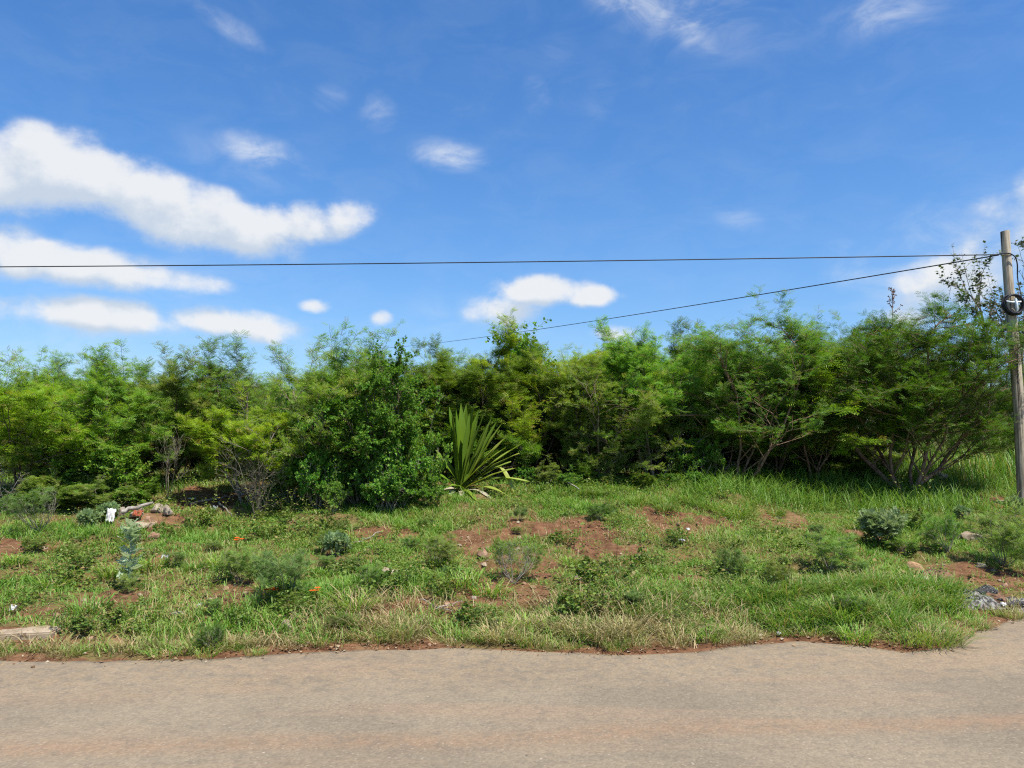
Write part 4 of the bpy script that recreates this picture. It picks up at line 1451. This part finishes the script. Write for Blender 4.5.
rock('stone', 'flat tan stone lying in the grass left of middle', 389, 573, 23, 9, 'rock_tan', 1)
rock('stone', 'round reddish tan stone beside the feathery herb on red soil', 483, 553, 12, 12, 'rock_red', 2)
rock('stone', 'flat pale stone half sunk in grass right of the feathery herb', 585, 578, 26, 8, 'rock_tan', 3)
rock('clay_boulder', 'rounded orange clay boulder in front of the herbs at right', 918, 568, 22, 15, 'clod_pale', 4, 'boulder')
rock('clay_boulder', 'wide dark red clay lump beside the orange boulder', 940, 579, 34, 11, 'clod', 5, 'boulder')
rock('stone', 'pale stone on bare soil above the ash at right', 982, 566, 10, 5, 'rock_grey', 6)
rock('stone', 'yellowish flat stone on bare soil left of the pole', 972, 537, 28, 9, 'rock_tan', 7)
rock('stone', 'small white stone lying in front of the clay boulder', 927, 581, 8, 6, 'plastic', 8)
rock('clay_boulder', 'brown lump between the two burnt heaps', 997, 600, 26, 18, 'clod', 9, 'boulder')
rock('stone', 'flat stone beside the foot of the pole', 1006, 503, 22, 6, 'rock_tan', 10)
rock('stone', 'grey stone in shade under the dark crowned tree', 942, 476, 20, 8, 'rock_grey', 11)
rock('stone', 'tiny tan stone near the road at the left verge', 286, 626, 12, 9, 'rock_tan', 12)
rock('stone', 'small pale stone on the red patch right of the sisal', 672, 506, 10, 5, 'rock_grey', 13)

PEB = 'small pebbles on the bare soil'
pb = obj('pebble', rock_mesh(60, .03, .026, .02, sub=2), M['rock_tan'], None, 'small pebble lying loose on the bare soil of the bank', 'pebble', PEB)
pb2 = obj('pebble', rock_mesh(61, .028, .03, .02, sub=2), M['rock_red'], None, 'small reddish pebble lying loose on the bare soil of the bank', 'pebble', PEB)
sp_ = []
while len(sp_) < 120:
    px, py = rs.uniform(0, 1020), rs.uniform(495, 650)
    b = at(px, py)
    if bare(b[0], b[1]) > .5:
        sp_.append((b + np.array([0, 0, .005]), .4 + 1.2 * rs.random() ** 2))
place_copies(pb, sp_[:60], rs)
place_copies(pb2, sp_[60:], rs)

# rubble heap at the left
RUB = 'rubble heap at the left'
for i, (px, py, w, h, mt, lab) in enumerate([(135, 516, 13, 7, 'rock_grey', 'dark chunk in the rubble right of the white bag'), (148, 521, 12, 10, 'rock_red', 'round brownish stone in front of the rubble heap'), (142, 526, 24, 6, 'rock_tan', 'pale flat stone lowest in the rubble heap'),
                                             (156, 508, 14, 9, 'rock_grey', 'pale chunk on the top right of the rubble heap'), (139, 509, 9, 7, 'rock_grey', 'small grey chunk on top of the rubble heap'), (166, 512, 12, 9, 'rock_grey', 'dull grey chunk at the right end of the rubble'), (153, 535, 14, 6, 'rock_red', 'loose reddish clod below the rubble heap'), (120, 512, 10, 10, 'rock_grey', 'grey chunk touching the white bag')]):
    rock('rubble_chunk', lab, px, py, w * 1.05, h * 1.1, mt, 80 + i, 'rubble', group=RUB, rz=i * 1.3)


def stick(name, label, px0, py0, px1, py1, rad, mat, lift=.03):
    a, b = at(px0, py0), at(px1, py1)
    a[2] += lift
    b[2] += lift + .02
    r = np.random.default_rng(int(px0 + py0))
    t_ = np.linspace(0, 1, 9)[:, None]
    pts = a + (b - a) * t_ + np.concatenate([np.zeros((1, 3)), r.normal(0, .012, (7, 3)), np.zeros((1, 3))]) + np.array([0, 0, 1.0]) * .0
    pts[:, 2] = np.maximum(pts[:, 2], terrain(pts[:, 0], pts[:, 1]) + rad)
    g = Geo()
    g.tubes((pts - a)[None], np.linspace(rad, rad * .55, 9)[None], 7)
    return obj(name, g.build(name, True), M[mat], None, label, 'stick', 'dead sticks', loc=a)


stick('dead_stick', 'thick pale stick lying across the rubble heap', 121, 521, 153, 513, .035, 'twig_pale', .12)
stick('dead_stick', 'thin pale stick leaning on grass right of the rubble', 219, 506, 232, 522, .014, 'twig_pale', .06)
stick('dead_stick', 'dry stick lying across the red soil in the opening', 190, 508, 236, 500, .018, 'twig_grey', .05)
stick('dead_stick', 'bent pale stick in the dry heap right of the sisal', 556, 482, 580, 498, .016, 'twig_pale', .10)
stick('dead_stick', 'second pale stick in the dry heap right of the sisal', 546, 490, 566, 480, .013, 'twig_pale', .10)
stick('dead_stick', 'long grey stick leaning in dry grass under the tallest tree', 706, 474, 732, 467, .014, 'twig_grey', .25)
stick('dead_stick', 'thin dry twig lying on the lower red soil patch', 420, 602, 452, 616, .007, 'twig_pale', .02)
stick('dead_stick', 'short dry twig on lower red soil patch', 436, 612, 462, 606, .006, 'twig_pale', .02)
stick('dead_stick', 'brown twig below the dark leafy bush', 352, 548, 382, 536, .012, 'twig_grey', .04)


def crumple(seed, sx, sy, h, n=12):
    r = np.random.default_rng(seed)
    u, v = np.meshgrid(np.linspace(-1, 1, n), np.linspace(-1, 1, n))
    o = r.random(2) * 30
    rr = 1 - .25 * fbm(u * 2 + o[0], v * 2 + o[1], seed, 2)
    x, y = u * sx * .5 * rr, v * sy * .5 * rr
    z = h * (fbm(u * 2.2 + o[1], v * 2.2 + o[0], seed + 3, 3) * 1.2 + .35 * (1 - u * u) * (1 - v * v))
    x, y = x + sx * .18 * (fbm(u * 3, v * 3, seed + 5) - .5), y + sy * .18 * (fbm(u * 3, v * 3, seed + 6) - .5)
    idx = np.arange(n * n).reshape(n, n)
    q = np.stack([idx[:-1, :-1], idx[:-1, 1:], idx[1:, 1:], idx[1:, :-1]], -1).reshape(-1, 4)
    top = np.stack([x, y, z], -1).reshape(-1, 3)
    edge = np.concatenate([idx[0, :-1], idx[:-1, -1], idx[-1, ::-1][:-1], idx[::-1, 0][:-1]])
    e2 = np.roll(edge, -1)
    side = np.stack([edge, edge + n * n, e2 + n * n, e2], -1)
    return mesh_from('crumple', np.concatenate([top, top - np.array([0, 0, .006])]), np.concatenate([q, q[:, ::-1] + n * n, side]))


def scrap(name, label, px, py, w_px, d, h, mat, seed, cat, lift=.02, rot=(0, 0, 0)):
    b = at(px, py)
    if cat == 'litter':
        lift, rot = lift * .35 + .012, (rot[0] * .5, rot[1], rot[2])
    b[2] += lift
    return obj(name, crumple(seed, w_px * b[1] / FPX * .8, d * .8, h), M[mat], None, label, cat, None, loc=b, rot=rot)


scrap('plastic_bag', 'crumpled white plastic bag draped at the left end of the rubble', 111, 524, 11, .28, .07, 'plastic', 1, 'bag', .10, (R(62), 0, .15))
scrap('plastic_bag', 'pale blue plastic bag caught under the bright bush', 207, 476, 9, .14, .12, 'plastic_blue', 2, 'bag', .06, (R(50), 0, .4))
scrap('paper_scrap', 'white paper scrap lying by the grey twig shrub', 241, 498, 9, .12, .05, 'plastic', 3, 'litter', .05, (R(30), 0, .3))
scrap('paper_scrap', 'white scrap of litter on the soil in the left opening', 213, 512, 11, .12, .05, 'plastic', 4, 'litter', .05, (R(25), 0, 0))
scrap('paper_scrap', 'small flat white scrap at the back of the left opening', 192, 501, 10, .1, .02, 'plastic', 5, 'litter', .04, (R(10), 0, .2))
scrap('paper_scrap', 'white scrap in the grass right of the grey thistle', 165, 562, 9, .10, .04, 'plastic', 6, 'litter', .07, (R(25), 0, .3))
scrap('plastic_cup', 'whitish crushed plastic piece by the left verge', 13, 614, 9, .09, .05, 'plastic', 7, 'litter', .04, (R(40), 0, .5))
scrap('paper_scrap', 'bright white scrap on the red soil under the tall tree', 688, 533, 5, .06, .03, 'plastic', 8, 'litter', .05, (R(35), 0, 0))
scrap('paper_scrap', 'second white scrap just below the bright one under the tall tree', 682, 544, 7, .08, .03, 'plastic', 9, 'litter', .05, (R(25), 0, .7))
scrap('paper_scrap', 'pale grey scrap on soil below the feathery round herb', 474, 602, 7, .08, .03, 'rock_grey', 10, 'litter', .03, (R(35), 0, .1))
scrap('paper_scrap', 'grey scrap lying in grass left of the spreading herb', 178, 618, 18, .09, .03, 'rock_grey', 11, 'litter', .03, (R(15), 0, .1))
scrap('red_rag', 'dull red rag in the middle of the rubble heap', 138, 520, 12, .16, .07, 'cloth_red', 12, 'rag', .06, (R(35), 0, .2))
scrap('paper_scrap', 'small white scrap near the pebbly left bank', 200, 608, 6, .05, .02, 'plastic', 13, 'litter', .03, (R(25), 0, .1))
scrap('paper_scrap', 'white crumb of litter at the road edge below the straw tufts', 779, 637, 5, .05, .02, 'plastic', 14, 'litter', .02, (R(25), 0, .1))
scrap('dry_leaf', 'single curled brown leaf lying out on the asphalt', 380, 697, 10, .045, .02, 'rock_tan', 15, 'leaf', .012, (0, 0, .3))


def slab():
    import bmesh
    b = at(22, 640)
    bm = bmesh.new()
    bmesh.ops.create_cube(bm, size=1)
    bmesh.ops.scale(bm, vec=(.50, .26, .09), verts=bm.verts)
    bmesh.ops.bevel(bm, geom=bm.edges[:], offset=.012, segments=2, affect='EDGES')
    bmesh.ops.subdivide_edges(bm, edges=bm.edges[:], cuts=3, use_grid_fill=True)
    for v in bm.verts:
        n = .05 * (float(fbm(v.co.x * 7, v.co.y * 7 + v.co.z * 5, 33)) - .5)
        v.co += v.co.normalized() * n
        v.co.x += .06 * v.co.y
    me = bpy.data.meshes.new('slab')
    bm.to_mesh(me)
    bm.free()
    obj('concrete_slab', me, M['slab'], None, 'flat broken concrete slab sunk in the left road verge', 'slab', loc=b + np.array([-.02, .12, .012]), rot=(R(3), R(-2), .08))


slab()


# burnt rubbish at the right edge
def burnt(px, py, w_px, d, h, label, seed):
    b = at(px, py)
    w = w_px * b[1] / FPX
    b[2] -= .02
    t = thing('burnt_rubbish_heap', label, 'burnt rubbish', b, group='burnt rubbish heaps')
    n = 40
    u, v = np.meshgrid(np.linspace(-1, 1, n), np.linspace(-1, 1, n))
    z = h * np.clip(1 - u * u - v * v, 0, 1) ** .6 * (.45 + .9 * fbm(u * 3 + seed, v * 3, seed)) + .03 * (fbm(u * 9, v * 9, seed) - .5) - .015
    idx = np.arange(n * n).reshape(n, n)
    q = np.stack([idx[:-1, :-1], idx[:-1, 1:], idx[1:, 1:], idx[1:, :-1]], -1)
    obj('ash', mesh_from('ash', np.stack([u * w * .55, v * d * .55, z], -1), q, smooth=True), M['ash'], t)
    r = np.random.default_rng(seed)
    for k in range(34):
        x, y = r.uniform(-.42, .5) * w, r.uniform(-.3, .45) * d
        s = .018 + .04 * r.random()
        obj('charred_lump', rock_mesh(900 + seed + k, s * 1.5, s, s * .8, .6, 2), M['char'] if r.random() < .75 else M['ash'], t, loc=(x, y, h * .45 * (1 - abs(x) / w) + .01), rot=(0, 0, r.random() * 6))
    return t, w


t_, w_ = burnt(968, 601, 56, .45, .14, 'black and white ash heap of burnt rubbish by the grass belt', 1)
obj('charred_lump', rock_mesh(950, .15, .12, .10, .5, 3), M['char'], t_, loc=(w_ * .30, .04, .07), label='big black charred lump')
burnt(1018, 606, 40, .4, .09, 'smaller ash heap with white scrap at the right edge of the road', 2)
scrap('paper_scrap', 'bright white scrap on the smaller ash heap', 1003, 610, 9, .07, .04, 'plastic', 16, 'litter', .06, (R(35), 0, -.4))
